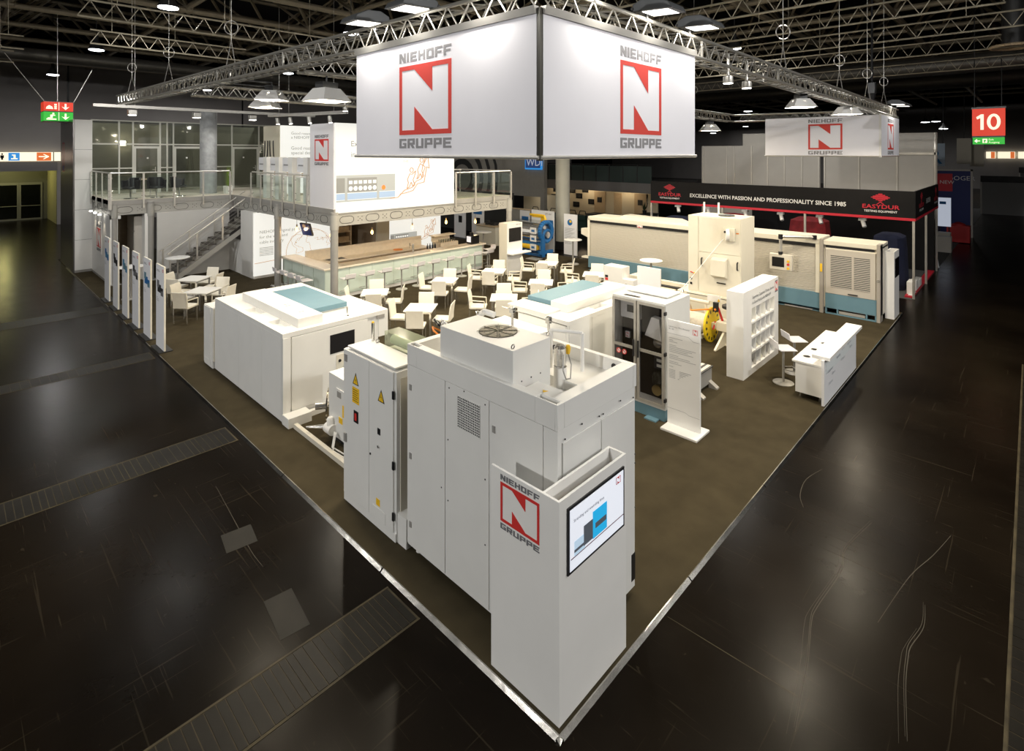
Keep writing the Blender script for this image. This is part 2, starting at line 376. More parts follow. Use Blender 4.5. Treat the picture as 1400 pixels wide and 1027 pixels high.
mb = MB(); flat(mb, (-2.6, yy - .01, 4.72), UX, Z, [(-.04, -.2, .04, .2)], [((-.2, 0), (0, -.22), (0, -.1)), ((.2, 0), (0, -.1), (0, -.22))]); part('arrow', mb, sg_wht, t)
part('divider', B(-1.75, -1.7, yy - .005, yy, 4.42, 5.02).box(1.5, 1.55, yy - .005, yy, 4.42, 5.02), black, t)

# hanging emergency sign cube, red over green
t = thing('emergency_exit_sign', 'hanging cube sign with red top half and green lower half', 'sign', (-.3, 27.2, 6.35))
x0, y0, s_ = -.75, 26.9, .98
part('cube_body', B(x0, x0 + s_, y0, y0 + s_, 6.3, 7.16), black, t)
part('red_panel', B(x0 - .012, x0 + s_ - .03, y0 - .012, y0 + s_ - .03, 6.75, 7.13), sg_red, t)
part('green_panel', B(x0 - .012, x0 + s_ - .03, y0 - .012, y0 + s_ - .03, 6.33, 6.71), sg_grn, t)
mb = MB(); fo = (x0, y0 - .0125, 6.33)
for zz_ in (0, .42):
    flat(mb, fo, UX, Z, [(.67, zz_ + .12, .73, zz_ + .32), (.47, zz_ + .02, .49, zz_ + .37)], [((.57, zz_ + .2), (.7, zz_ + .06), (.7, zz_ + .14)), ((.83, zz_ + .2), (.7, zz_ + .14), (.7, zz_ + .06))])
flat(mb, fo, UX, Z, [(.08, .05, .4, .1), (.2, .12, .28, .26), (.12, .1, .2, .14), (.26, .22, .36, .26), (.27, .28, .33, .34)], [((.06, .5), (.3, .5), (.26, .6), (.16, .66), (.08, .58))])
flat(mb, fo, UX, Z, [(.33, .5, .41, .56), (.33, .58, .41, .64), (.33, .66, .41, .72)])
part('pictogram', mb, sg_wht, t)
part('suspension_wire', MB().tube((x0, y0, 7.16), (x0 - 1.2, y0, 9), .012, 4).tube((x0 + s_, y0, 7.16), (x0 + 1.6, y0, 8.6), .012, 4).tube((-.26, 27.4, 7.16), (-.26, 27.4, 11), .012, 4), alu, t)

# far walls of the hall
wb = struct('wall_back', B(95, 95.3, -14, 62, 0, 11.5), hallwall, 'dark far end wall of the hall')
wr = struct('wall_right', B(-25, 95, -14.3, -14, 0, 11.5), hallwall, 'dark hall wall beyond the aisle')
for i, (y0, y1) in enumerate(((.75, 1.7), (-1.2, .5), (-4.0, -1.5))):
    t = thing('direction_sign', 'small lit wayfinding sign at far end wall, %s' % ('with arrow to the left', 'with arrow pointing down', 'above the far doors')[i], 'sign', (94.8, y0, 5.0))
    part('light_box', B(94.6, 95.0, y0, y1, 4.2, 5.1), sg_wht, t); part('orange_field', B(94.55, 94.6, y0 + .05, y0 + .45, 4.22, 5.08), sg_org, t)

# ceiling: dark roof over a pipe space frame
ce = struct('ceiling', B(-25, 95, -14, 62, 14.5, 14.7), ceilm, 'black hall ceiling over a pipe space frame')
ZC = 10.9
ys = [-7 + 4.2 * i for i in range(13)]; xs = [-7 + 5.2 * i for i in range(16)]
for y in ys: part('frame_pipe', MB().tube((-12, y, ZC), (80, y, ZC), .13, 8), pipe, ce)
for x in xs: part('frame_pipe', MB().tube((x, -12, ZC + .15), (x, 46, ZC + .15), .12, 8), pipe, ce)
mb = MB()
for x in xs:
    for y in ys:
        mb.lathe((x, y, ZC + .05), [(.05, -.2), (.2, -.1), (.2, .1), (.05, .2)], 6)
        for dx in (-2.6, 2.6):
            for dy in (-2.1, 2.1): mb.tube((x, y, ZC + .1), (x + dx, y + dy, ZC + 2.6), .07, 4)
part('space_frame_bracing', mb, pipe, ce, kind='stuff')
mb = MB()
for y in ys: mb.tube((-12, y + 2.1, ZC + 2.6), (80, y + 2.1, ZC + 2.6), .1, 6)
part('upper_pipe', mb, pipe, ce, kind='stuff')
for (x0, x1, y) in ((-10, 60, 35.5),):
    part('air_duct', MB().tube((x0, y, 10.2), (x1, y, 10.2), .35, 14), mat('duct_grey', (.16, .15, .13), .45, .5, var=.1), ce)
part('air_duct', MB().tube((33, -12, 9.6), (33, 30, 9.6), .5, 14), MATS['duct_grey'], ce)
part('air_duct', MB().tube((41, -12, 9.6), (41, 30, 9.6), .5, 14), MATS['duct_grey'], ce)

def ladder(label, p, q, h=.45, pitch=.55):
    p, q = Vector(p), Vector(q); L = (q - p).length; d = (q - p) / L
    t = thing('lattice_girder', label, 'girder', tuple(p))
    part('chord', MB().tube(p, q, .03, 6), galv, t); part('chord', MB().tube(p + Z * h, q + Z * h, .03, 6), galv, t)
    mb = MB(); n = int(L / pitch)
    for i in range(n):
        a = p + d * (i * pitch); m_ = p + d * ((i + .5) * pitch) + Z * h; c = p + d * ((i + 1) * pitch)
        mb.tube(a, m_, .014, 4); mb.tube(m_, c, .014, 4)
    part('lattice_bar', mb, galv, t, kind='stuff'); 
    for f in (.12, .5, .88): part('hanger_rod', MB().tube(p + d * (L * f) + Z * h, p + d * (L * f) + Z * (ZC - p.z), .01, 4), galv, t)
ladder('flat lattice girder above the left corner of the banner truss', (-1.2, 15.2, 8.6), (6, 15.2, 8.6))
ladder('flat lattice girder parallel to the banner truss, over the totems', (-.3, 19.5, 8.6), (4.6, 19.5, 8.6))
ladder('flat lattice girder over the dark aisle by the block', (-5, 22.5, 8.6), (-1.7, 22.5, 8.6))
ladder('short flat lattice girder beyond the emergency sign', (-5, 26.5, 8.6), (-1.7, 26.5, 8.6))
ladder('short flat lattice girder next to the hall wall', (-5, 30.5, 8.6), (-1.9, 30.5, 8.6))
ladder('flat lattice girder crossing high above the right banner', (8.0, -1.5, 8.6), (8.0, 9, 8.6))
ladder('flat lattice girder above the info counter', (11, -2.0, 8.6), (11, 9, 8.6))
ladder('flat lattice girder above the catalogue wall', (14, -2.4, 8.6), (14, 9, 8.6))
ladder('flat lattice girder above the long blue machine', (17.5, -3, 8.6), (17.5, 10, 8.6))
ladder('flat lattice girder above the black fascia stand', (21.5, -5, 8.6), (21.5, 12, 8.6))
ladder('flat lattice girder high over the grey partition', (27, -6, 8.6), (27, 14, 8.6))

# hall pendant lamps
def pendant(loc, label, power, r=.3, lname='hall_pendant_light'):
    t = thing('hall_pendant_lamp', label, 'lamp', loc, 'pendant lamps of the hall')
    x, y, z = loc
    part('lamp_shade', MB().lathe(loc, [(r, 0), (r * .96, .04), (r * .5, .3), (r * .28, .42), (r * .28, .62)], 18), dark, t)
    part('lamp_glass', MB().lathe((x, y, z - .03), [(r * .5, -.03), (r * .93, 0), (r * .93, .03)], 18), hall_e, t)
    part('stem', MB().tube((x, y, z + .62), (x, y, 14.5), .015, 5), dark, t)
    if power: area(lname, (x, y, z - .12), r * 1.4, power, COOL)
pendant((1.19, 16.47, 9.5), 'round hall pendant lamp glowing over the row of totems', 260)
pendant((.98, 26.7, 9.5), 'round hall pendant lamp glowing above the emergency sign', 140)
HP = 620  # base power of the added out-of-view aisle pendants
# unseen aimed lights beyond the aisles, at the hanging height of the lamps in view
area('hall_lamp_left_offscreen', (-22, 2.6, 9.4), .6, 1900, COOL, (.4, 1.6, 1.3))  # single stand-in for unseen lamps, direction read off the kiosk's shadow
area('fill_right_faces_offscreen', (4.0, -13.0, 9.4), .6, 950, COOL, (1.6, .3, 1.3))  # added fill light for the outer faces on the right aisle
pendant((-7.5, 6.5, 9.5), 'added unseen pendant lamp above the aisle left of kiosk', HP * .45, .3, 'fill_left_aisle_offscreen')  # the aisle pendants are added out of view to brighten the outer faces
pendant((5.5, -8.0, 9.5), 'added unseen pendant lamp above the aisle right of kiosk', HP * .4, .3, 'fill_right_aisle_offscreen')
pendant((-2.0, -9.5, 9.5), 'added unseen pendant lamp above the aisle crossing', HP * .35, .3, 'fill_aisle_crossing_offscreen')
pendant((-7.5, 14, 9.5), 'added unseen pendant lamp above the aisle beside the totems', HP * .55, .3, 'fill_totem_aisle_offscreen')
pendant((14, -8.5, 9.5), 'added unseen pendant lamp above the aisle beside info counter', HP * .6, .3, 'fill_counter_aisle_offscreen')
pendant((.7, 38, 9.5), 'round hall pendant lamp glowing near the hall wall', 260)
pendant((9.85, 27.59, 9.5), 'round hall pendant lamp seen beneath the left banner truss', 260)
pendant((9.42, 40.00, 9.5), 'round hall pendant lamp far behind the left truss end', 260)
pendant((19.98, 6.42, 9.5), 'round hall pendant lamp seen through the right banner truss', 260)
pendant((7, 15.7, 9.5), 'round hall pendant lamp behind the banner truss over the bar', 120)
for i, (x, y, zl) in enumerate(((56.9, 19.5, 9.5), (88.0, 31.4, 9.3), (78.6, 32.8, 8.0), (76.8, 6.3, 8.6), (75.8, 5.2, 8.6), (77.7, 4.7, 7.8))):
    pendant((x, y, zl), 'far hall pendant lamp in the dark distance, %s of the far lamps' % ('first', 'second', 'third', 'fourth', 'fifth', 'sixth')[i], 260, .45)
t = thing('ceiling_air_diffuser', 'large round white swirl air diffuser under the ceiling', 'vent', (10.4, -2.6, 8.6))
part('diffuser_ring', MB().ring((11.2, -2.45, 8.7), .62, .06, n=28), white, t)
mb = MB()
for i in range(12):
    a = i * math.pi / 6; mb.prism([(11.2 + .58 * math.cos(a + k), -2.45 + .58 * math.sin(a + k), 8.68) for k in (0, .3)] + [(11.2, -2.45, 8.68)], (0, 0, .02))
part('swirl_blade', mb, white, t); part('duct_stub', MB().tube((11.2, -2.45, 8.72), (11.2, -2.45, 10.9), .3, 14), dark, t)
t = thing('ceiling_air_diffuser', 'small round air diffuser further down the dark aisle', 'vent', (21, -2.6, 8.6))
part('diffuser_ring', MB().ring((21.5, -2.4, 8.6), .6, .05, n=28), wood, t); part('duct_stub', MB().tube((21.5, -2.4, 8.62), (21.5, -2.4, 10.9), .3, 14), dark, t)

# ================================================================== STAND TRUSS AND BANNERS
def truss(label, p, q, s=.25, pitch=.36):
    p, q = Vector(p), Vector(q); L = (q - p).length; d = (q - p) / L; b = Z.cross(d).normalized() * s; up = Z * s
    t = thing('lighting_truss', label, 'truss', tuple(p))
    cs = [p, p + b, p + up, p + b + up]
    for c in cs: part('chord', MB().tube(c, c + d * L, .025, 8), trussm, t)
    mb = MB(); n = int(L / pitch)
    for (a, c) in ((cs[0], cs[2]), (cs[1], cs[3]), (cs[0], cs[1]), (cs[2], cs[3])):
        for i in range(n):
            x0, x1, x2 = d * (i * pitch), d * ((i + .5) * pitch), d * ((i + 1) * pitch)
            mb.tube(a + x0, c + x1, .009, 4); mb.tube(c + x1, a + x2, .009, 4)
    part('bracing_tube', mb, trussm, t, kind='stuff')
    k = int(L / 3)
    mb = MB()
    for i in range(1, k):
        o = d * (i * 3.0)
        for a, c in ((cs[0], cs[1]), (cs[1], cs[3]), (cs[3], cs[2]), (cs[2], cs[0])): mb.tube(a + o, c + o, .018, 5)
    if k > 1: part('joint_frame', mb, trussm, t)
    return t
TZ = 6.27
truss('silver square truss above the row of totems', (.08, 17.6, 6.5), (.08, .28, TZ))
truss('silver square truss along the right edge of the stand', (.36, .30, TZ), (17.9, .30, 6.14))
truss('silver cross truss nearest the big banner', (.36, 5.5, 6.3), (17.6, 5.5, 6.2))
truss('silver cross truss running over the cafe tables', (.36, 11.0, 6.32), (17.6, 11.0, 6.3))
truss('short silver truss closing the right end of the stand', (17.9, .3, 6.14), (17.9, 5.6, 6.2))

# banners
def banner_face(t, o, u, w, h, lw, lh, lx, lz, hasrail=True):
    o, u = Vector(o), Vector(u); n = u.cross(Z)
    mb = MB(); N = 8
    mb.prism([o, o + u * w, o + u * w + Z * h, o + Z * h], n * -.012)
    f = part('fabric', mb, fabric, t)
    logo(t, o + u * lx + Z * lz, u, lw, lh, bred, bgrey)
    part('bottom_bar', MB().tube(o - u * .03, o + u * (w + .03), .018, 8), alu, t)
    if hasrail:
        part('top_rail', MB().prism([o + Z * h - u * 0 + n * .02, o + Z * h - n * .03, o + Z * (h + .07) - n * .03, o + Z * (h + .07) + n * .035], u * w), alu, t)
BX, BY, BZ, BH = .05, .27, 4.955, 1.28
t = thing('hanging_banner', 'large white corner banner hanging from the truss above kiosk', 'banner', (BX, BY, BZ))
banner_face(t, (BX, 3.36, BZ), (0, -1, 0), 3.05, BH, .93, .78, .95, .245)
banner_face(t, (BX + .045, BY, BZ), (1, 0, 0), 3.0, BH, .87, .78, 1.25, .245)
part('corner_post', B(BX + .005, BX + .045, BY + .005, BY + .045, BZ - .03, BZ + BH + .05), mat('dull_post', (.12, .115, .10), .3, .8), t)
t = thing('hanging_banner', 'smaller white corner banner hanging at far end of truss', 'banner', (15, .27, 4.87))
banner_face(t, (15.0, 3.45, 4.89), (0, -1, 0), 3.15, 1.2, .93, .78, 1.28, .2, False)
banner_face(t, (15.05, .27, 4.89), (1, 0, 0), 2.85, 1.2, .93, .78, .95, .2, False)
part('corner_post', B(14.995, 15.05, .265, .32, 4.86, 6.12), white, t)

# floodlights standing off the truss, shining back on the banner
def flood(loc, out, label, power, tgt):
    x, y, z = loc; out = Vector(out); s = out.cross(Z)
    t = thing('floodlight', label, 'floodlight', loc, 'floodlights on the stand truss')
    c = Vector(loc) + out * .16 + Z * .07
    def P(a, b, c_): return c + out * a + s * b + Z * c_
    mb = MB()
    prof = [(-.24, .0), (.24, -.03), (.20, .04), (.06, .115), (-.12, .13), (-.24, .08)]
    mb.prism([P(a, -.17, h) for a, h in prof], s * .34)
    part('lamp_housing', mb, mat('flood_grey', (.10, .105, .11), .5, .3), t, .01)
    part('lamp_glass', MB().prism([P(-.14, -.13, -.006), P(.17, -.13, -.025), P(.17, .13, -.025), P(-.14, .13, -.006)], -Z * .006), mat('flood_glow', (1, 1, 1), .5, em=(1, .97, .9), es=2.5), t)
    part('mounting_arm', MB().path([Vector(loc), P(-.16, 0, .0)], .02, 6).tube(P(-.24, -.18, .03), P(-.24, .18, .03), .018), dark, t)
    if power: area('floodlight_light', P(0, 0, -.06), .24, power, NEUT, tgt, sy=.2)
for i, y in enumerate((2.0, 2.95)):
    flood((.08, y, 6.5), (-1, 0, 0), 'grey floodlight on the truss above the left banner face, %s' % ('nearer the corner post', 'further from the corner post')[i], 12, (.2, y, 5.0))
flood((.08, .95, 6.5), (-1, 0, 0), 'grey floodlight on the truss beside the banner corner post', 12, (.2, .9, 5.0))
for i, x in enumerate((1.9, 2.95)):
    flood((x, .28, 6.5), (0, -1, 0), 'grey floodlight on the truss above the right banner face, %s' % ('nearer the corner post', 'further from the corner post')[i], 12, (x, .45, 5.0))
flood((.9, .28, 6.5), (0, -1, 0), 'grey floodlight on the truss beside the kiosk corner', 12, (.9, .45, 5.0))
flood((16.6, .28, 6.42), (0, -1, 0), 'grey floodlight over the smaller banner end face', 12, (16.6, .3, 5.0))
flood((17.5, .28, 6.42), (0, -1, 0), 'grey floodlight at the far end of the right truss', 0, (17.5, .3, 5.0))

# hooded softbox lamps hanging under the truss
def softbox(loc, rz, label, power, s=.33, side=False, tilt=.0):
    t = thing('hooded_lamp', label, 'lamp', loc, 'hooded lamps under the stand truss'); t.rotation_euler = (tilt, 0, rz)
    x, y, z = loc; o = Vector(loc); a, b, h = s, s * .55, s * .75
    for i, q in enumerate((((-a, -a), (a, -a), (b, -b), (-b, -b)), ((a, -a), (a, a), (b, b), (b, -b)), ((a, a), (-a, a), (-b, b), (b, b)), ((-a, a), (-a, -a), (-b, -b), (-b, b)))):
        pts = [o + Vector((p[0], p[1], 0 if k < 2 else h)) for k, p in enumerate(q)]
        nrm = (pts[1] - pts[0]).cross(pts[3] - pts[0]).normalized()
        part('hood_panel', MB().prism(pts, nrm * -.006), white, t)
    part('lamp_glass', MB().box(x - b * .95, x + b * .95, y - b * .95, y + b * .95, z + h - .03, z + h - .01), soft_e, t)
    part('lamp_case', B(x - b, x + b, y - b * .6, y + b * .6, z + h, z + h + .1), dark, t)
    zt = 6.4 if side else (6.27 if y < 1 else 6.26)
    mb = MB().tube((x, y, z + h + .1), (x, y, zt), .015)
    if side: mb.tube((x, y, zt), (x - .8 * math.cos(rz), y + .8 * math.sin(rz), zt), .02)
    part('hook', mb, dark, t)
    area('hooded_lamp_light', (x, y, z + h - .05), b * 1.8, power, WARM)
softbox((.75, 5.5, 5.84), .2, 'square hooded lamp glowing brightly beside the big banner', 85, .28)
softbox((1.12, 8.9, 5.95), .75, 'square hooded lamp under the left truss, leaning over another', 75, .25, True)
softbox((.95, 8.15, 6.05), .75, 'square hooded lamp under the left truss, partly behind another', 75, .25, True)
softbox((8.5, .55, 5.92), .7, 'square hooded lamp under right truss near the catalogue wall', 200, .23)
softbox((12.3, .55, 5.97), .7, 'square hooded lamp just above the smaller banner', 200, .26)
softbox((15.4, 5.5, 5.78), .7, 'square hooded lamp under the cross truss beyond the banner', 150, .3)
# general stand lighting: rows of lamps fixed under the cross trusses
def downlight(loc, label, power, tgt=None, size=.13):
    x, y, z = loc; t = thing('truss_spotlight', label, 'spotlight', loc, 'spotlights under the stand trusses')
    part('lamp_can', MB().lathe((x, y, z), [(.07, 0), (.075, .02), (.07, .1), (.02, .12), (.015, .26)], 14), alu, t)
    part('lamp_glass', MB().lathe((x, y, z - .004), [(.065, 0), (.065, .008)], 14), lamp_e, t)
    part('clamp', MB().tube((x, y, z + .26), (x, y, z + .42), .02), alu, t)
    area('truss_spotlight_light', (x, y, z - .02), size, power, WARM, tgt)
k = 0
for y, zz0 in ((5.5, 6.3), (11.0, 6.32)):
    for x in ((2.6, 5.2, 7.8, 10.4, 13.0) if y < 8 else (4.15, 6.0, 7.8, 10.4, 13.0, 14.6)):
        up = .27 if x == 4.15 else 0
        k += 1
        downlight((x, y, zz0 - .1 * (x - .36) / 17.24 * (1 if y < 8 else .2) - .43 + up), 'can spotlight under the %s cross truss, %s from the totem side' % ('near' if y < 8 else 'far', ('first', 'second', 'third', 'fourth', 'fifth', 'sixth')[(k - 1) if y < 8 else (k - 6)]), 130)

downlight((17.65, 1.39, 5.75), 'bright can spotlight under the end truss behind the smaller banner', 130)
downlight((4.25, .31, 6.0), 'bright can spotlight under right truss next to the big banner', 60)
downlight((4.96, .31, 5.99), 'bright can spotlight under right truss, second from the big banner', 60)

# ================================================================== TWO-STOREY PART OF THE STAND
ZB, ZD, ZR = 2.63, 3.18, 4.22      # beam underside, deck floor, hand rail
blk = struct('wall_block', B(.05, .68, 25.72, 29.2, 0, 6.38), mat('block_dark_steel', (.16, .15, .145), .25, .55, var=.1), 'dark grey steel clad wall block at the stand end')
for i in range(5):
    part('cladding_panel', B(.10, .68, 25.69, 25.72, .12 + i * 1.252, .12 + (i + 1) * 1.252 - .012), white, blk)
part('plinth', B(.10, .68, 25.685, 25.72, 0, .115), steelg, blk)
mb = MB(); flat(mb, (.05, 28.6, 4.15), UYn, Z, [(.0, .0, .5, .03), (0, 1.25, .5, 1.28), (.03, 0, .05, 1.28), (.45, 0, .47, 1.28)]); part('poster_frame', mb, red, blk)
mb = MB(); flat(mb, (.05, 28.6, 4.2), UYn, Z, [(.1, .02, .4, .2)]); part('poster_print', mb, dblue, blk)
ws = struct('wall_side', B(.67, .75, 22.15, 25.69, .1, ZB), white, 'white side wall under the upper deck')
part('plinth', B(.66, .75, 22.15, 25.69, 0, .1), steelg, ws)
t = thing('logo_panel', 'white logo panel on the side wall lit by small downlights', 'sign', (.655, 24.5, 1.0))
part('panel', B(.645, .668, 23.55, 24.55, .98, 2.25), white, t)
logo(t, (.644, 24.45, 1.22), UYn, .8, .76)
for i in range(3):
    part('side_downlight', MB().lathe((.52, 24.9 - i * .9, ZB - .05), [(.05, 0), (.05, .05)], 12), lamp_e, ws)
    spot('side_downlight_light', (.45, 24.9 - i * .9, ZB - .08), (.62, 24.9 - i * .9, 1.0), 14, 70, WARM)
tr = struct('trim_1', B(.67, .9, 22.02, 22.15, .0, ZB).box(.67, 1.0, 22.02, 22.15, ZB - .14, ZB), white, 'white door post and lintel below the deck')
wsb = struct('wall_stair', B(2.15, 4.8, 21.9, 22.0, .0, ZB), mat('wall_offwhite', (.56, .55, .53), .7, var=.02), 'off-white wall behind the steel staircase')
part('return', B(1.75, 1.9, 21.95, 22.4, 0, ZB).box(1.86, 1.9, 22.4, 25, 0, ZB), white, wsb)
wdk = struct('wall_service_room', B(.75, 1.86, 24.2, 24.3, 0, ZB), mat('service_room_brown', (.34, .27, .19), .7, var=.1), 'brownish back wall of the service room doorway')
t = thing('locker_cabinet', 'tall grey two-part locker in the service room doorway', 'cabinet', (1.55, 22.7, 0))
part('locker_body', B(1.52, 1.84, 22.4, 23.6, 0.02, 2.5), partg, t); part('locker_door', B(1.50, 1.52, 22.42, 23.58, .05, 1.9), partg, t); part('locker_door', B(1.50, 1.52, 22.42, 23.58, 1.94, 2.48), partg, t)
part('handle', B(1.48, 1.5, 22.5, 22.54, 1.0, 1.15), black, t)

# deck slabs
dkm = mat('deck_floor_pale', (.55, .50, .41), .5, var=.03)
dk1 = struct('floor_deck', B(.67, 8.6, 22.02, 29.2, ZD - .16, ZD), dkm, 'pale floor slab of the upper deck by the glass rooms')
dk2 = struct('floor_deck_front', B(4.98, 13.05, 13.2, 22.0, ZD - .16, ZD), dkm, 'pale floor slab of the upper deck over the bar')
def fascia(dk, o, u, L):
    o, u = Vector(o), Vector(u); n = u.cross(Z)
    part('edge_plate', MB().prism([o + Z * (ZD - ZB - .17), o + u * L + Z * (ZD - ZB - .17), o + u * L + Z * (ZD - ZB), o + Z * (ZD - ZB)], n * .02), steelg, dk)
    part('edge_beam', MB().prism([o, o + u * L, o + u * L + Z * .38, o + Z * .38], n * -.12), mat('beam_grey', (.40, .39, .36), .5, .2, var=.04), dk)
    part('beam_flange', MB().prism([o + n * .02, o + n * -.14, o + n * -.14 + Z * .02, o + n * .02 + Z * .02], u * L), steelg, dk)
    mb = MB(); a = .45
    while a < L - .4:          # lightening holes with pressed rims and bolt groups
        c = o + u * a + Z * .19
        pts = [c + u * (.16 * math.cos(k * math.pi / 8) + (.09 if math.cos(k * math.pi / 8) > 0 else -.09)) + Z * (.12 * math.sin(k * math.pi / 8)) for k in range(17)]
        mb.path([p + n * .004 for p in pts], .008, 4)
        for dx, dz in ((-.07, .06), (.07, .06), (0, 0), (-.07, -.06), (.07, -.06)):
            q = c + u * (.48 + dx) + Z * dz; mb.tube(q, q + n * .012, .014, 5)
        a += .95
    part('beam_pressing', mb, dark, dk)
fascia(dk1, (.69, 25.69, ZB), UYn, 3.67)
fascia(dk1, (.67, 22.02, ZB), UX, 4.3)
fascia(dk2, (4.98, 21.9, ZB), UYn, 8.7)
fascia(dk2, (4.98, 13.2, ZB), UX, 8.07)
for i in range(4):
    part('underside_joist', B(5.1, 13.0, 14.8 + i * 1.9, 14.9 + i * 1.9, ZB, ZD - .16), steelg, dk2)
def column(x, y, label, z1=ZD - .1):
    t = thing('steel_column', label, 'column', (x, y, 0), 'deck columns')
    part('column_tube', MB().tube((x, y, .02), (x, y, z1), .12, 18), steelg, t)
    part('base_plate', B(x - .2, x + .2, y - .2, y + .2, 0.022, .04), steelg, t)
    mb = MB()
    for a in (-.16, .16):
        for b in (-.16, .16): mb.tube((x + a, y + b, .04), (x + a, y + b, .075), .02, 6)
    part('anchor_bolt', mb, chrome, t)
    part('head_collar', MB().tube((x, y, ZB - .1), (x, y, ZB + .36), .135, 18), MATS['beam_grey'], t)
column(4.99, 17.45, 'round steel column standing beside the bar stools at bar end')
column(4.99, 13.2, 'round steel column in front of the bar corner')
column(13.0, 13.2, 'round steel column behind the video kiosk')
column(1.95, 22.02, 'round steel column near the foot of the stairs')
column(.8, 22.1, 'round steel column at the doorway under the deck', ZD - .1)

# balustrades
def balustrade(label, pts, grp='deck balustrades'):
    t = thing('glass_balustrade', label, 'balustrade', (pts[0][0], pts[0][1], ZD), grp)
    for p, q in zip(pts, pts[1:]):
        P_, Q_ = Vector(p + (0,)), Vector(q + (0,)); L = (Q_ - P_).length; d = (Q_ - P_) / L; n = d.cross(Z)
        part('hand_rail', MB().tube(P_ + Z * ZR, Q_ + Z * ZR, .028, 8), alu, t)
        k = max(1, round(L / 1.05)); s = L / k
        for i in range(k + 1):
            c = P_ + d * (i * s)
            po = part('post', MB().prism([c - d * .03 + n * .03 + Z * (ZD - .33), c + d * .03 + n * .03 + Z * (ZD - .33), c + d * .03 + n * .03 + Z * (ZR - .03), c - d * .03 + n * .03 + Z * (ZR - .03)], n * .04), alu, t)
            mb = MB()
            for zz_ in (.16, .38, .85): mb.tube(c - d * .07 + n * .02 + Z * (ZD + zz_), c + d * .07 + n * .02 + Z * (ZD + zz_), .014, 6)
            part('glass_clamp', mb, chrome, po, kind='stuff')
        for i in range(k):
            a, b = P_ + d * (i * s + .06), P_ + d * ((i + 1) * s - .06)
            part('glass_pane', MB().prism([a + Z * (ZD + .05), b + Z * (ZD + .05), b + Z * (ZR - .1), a + Z * (ZR - .1)], n * .01), gbal, t)
balustrade('glass balustrade around the deck with the black tub chairs', [(.67, 25.65), (.67, 22.0), (4.85, 22.0)])
balustrade('glass balustrade in front of the small white display towers', [(4.97, 19.85), (4.97, 14.95)])
balustrade('glass balustrade right of the big lit picture wall', [(10.0, 13.18), (13.05, 13.18), (13.05, 16.5)])

# glass rooms on the deck
GY = 26.0
wg = struct('window_1', B(.68, 8.6, GY, GY + .05, 6.36, 6.42), mat('mullion_white', (.6, .6, .55), .4), 'glass partition with white mullions on the upper deck')
mull = (.7, 1.67, 2.18, 3.22, 3.5, 3.75, 5.24, 6.31, 7.62, 8.55)
for x in mull: part('mullion', B(x - .03, x + .03, GY - .01, GY + .06, ZD, 6.36), MATS['mullion_white'], wg)
for a, b in zip(mull, mull[1:]):
    door = (a, b) in ((2.18, 3.22), (3.75, 5.24), (6.31, 7.62))
    part('transom', B(a + .03, b - .03, GY, GY + .05, 5.34, 5.4), MATS['mullion_white'], wg)
    if not door: part('transom', B(a + .03, b - .03, GY, GY + .05, 4.28, 4.33), MATS['mullion_white'], wg)
    for z0, z1 in ((5.4, 6.36), (4.33 if not door else ZD + .05, 5.34)) + (() if door else ((ZD + .02, 4.28),)):
        part('pane', B(a + .03, b - .03, GY + .02, GY + .03, z0, z1), gwall, wg)
    if door:
        part('door_frame', B(a + .03, a + .11, GY - .02, GY + .06, ZD, 5.28).box(b - .11, b - .03, GY - .02, GY + .06, ZD, 5.28).box(a + .11, b - .11, GY - .02, GY + .06, 5.18, 5.28), MATS['mullion_white'], wg)
        part('handle', MB().tube((b - .2, GY - .06, 4.1), (b - .2, GY - .06, 4.35), .015).tube((b - .2, GY - .06, 4.22), (b - .32, GY - .06, 4.22), .012), alu, wg)
        part('door_badge', MB().tube((a + .55, GY - .012, 4.75), (a + .55, GY - .002, 4.75), .04, 10), white, wg)
wgb = struct('wall_deck_room', B(.7, 8.6, 29.0, 29.1, ZD, 6.4).box(8.55, 8.65, 26.05, 29, ZD, 6.4), mat('room_grey', (.22, .21, .17), .7, var=.08), 'grey-green rear wall of the glass rooms')
part('room_partition', B(3.48, 3.56, 26.1, 29, ZD, 6.3), MATS['room_grey'], wgb)
for i, x in enumerate((1.4, 2.6, 4.6)): point('room_light', (x, 27.6, 6.1), .1, 10, WARM)
t = thing('wall_lamp', 'glowing wall lamp inside the glass rooms of the deck', 'lamp', (2.3, 28.9, 5.4)); part('lamp_plate', B(2.2, 2.5, 28.93, 29.0, 5.3, 5.6), alu, t); part('lamp_glass', B(2.25, 2.45, 28.88, 28.93, 5.35, 5.55), lamp_e, t); point('wall_lamp_light', (2.35, 28.75, 5.45), .1, 16, WARM)
t = thing('concrete_column', 'round bare concrete column rising through the upper deck', 'column', (4.55, 23.7, ZD))
part('column_shaft', MB().tube((4.55, 23.75, ZD), (4.55, 23.75, 6.9), .34, 24), concrete, t)
part('column_cap', MB().tube((4.55, 23.75, 6.82), (4.55, 23.75, 6.92), .35, 24), concrete, t)

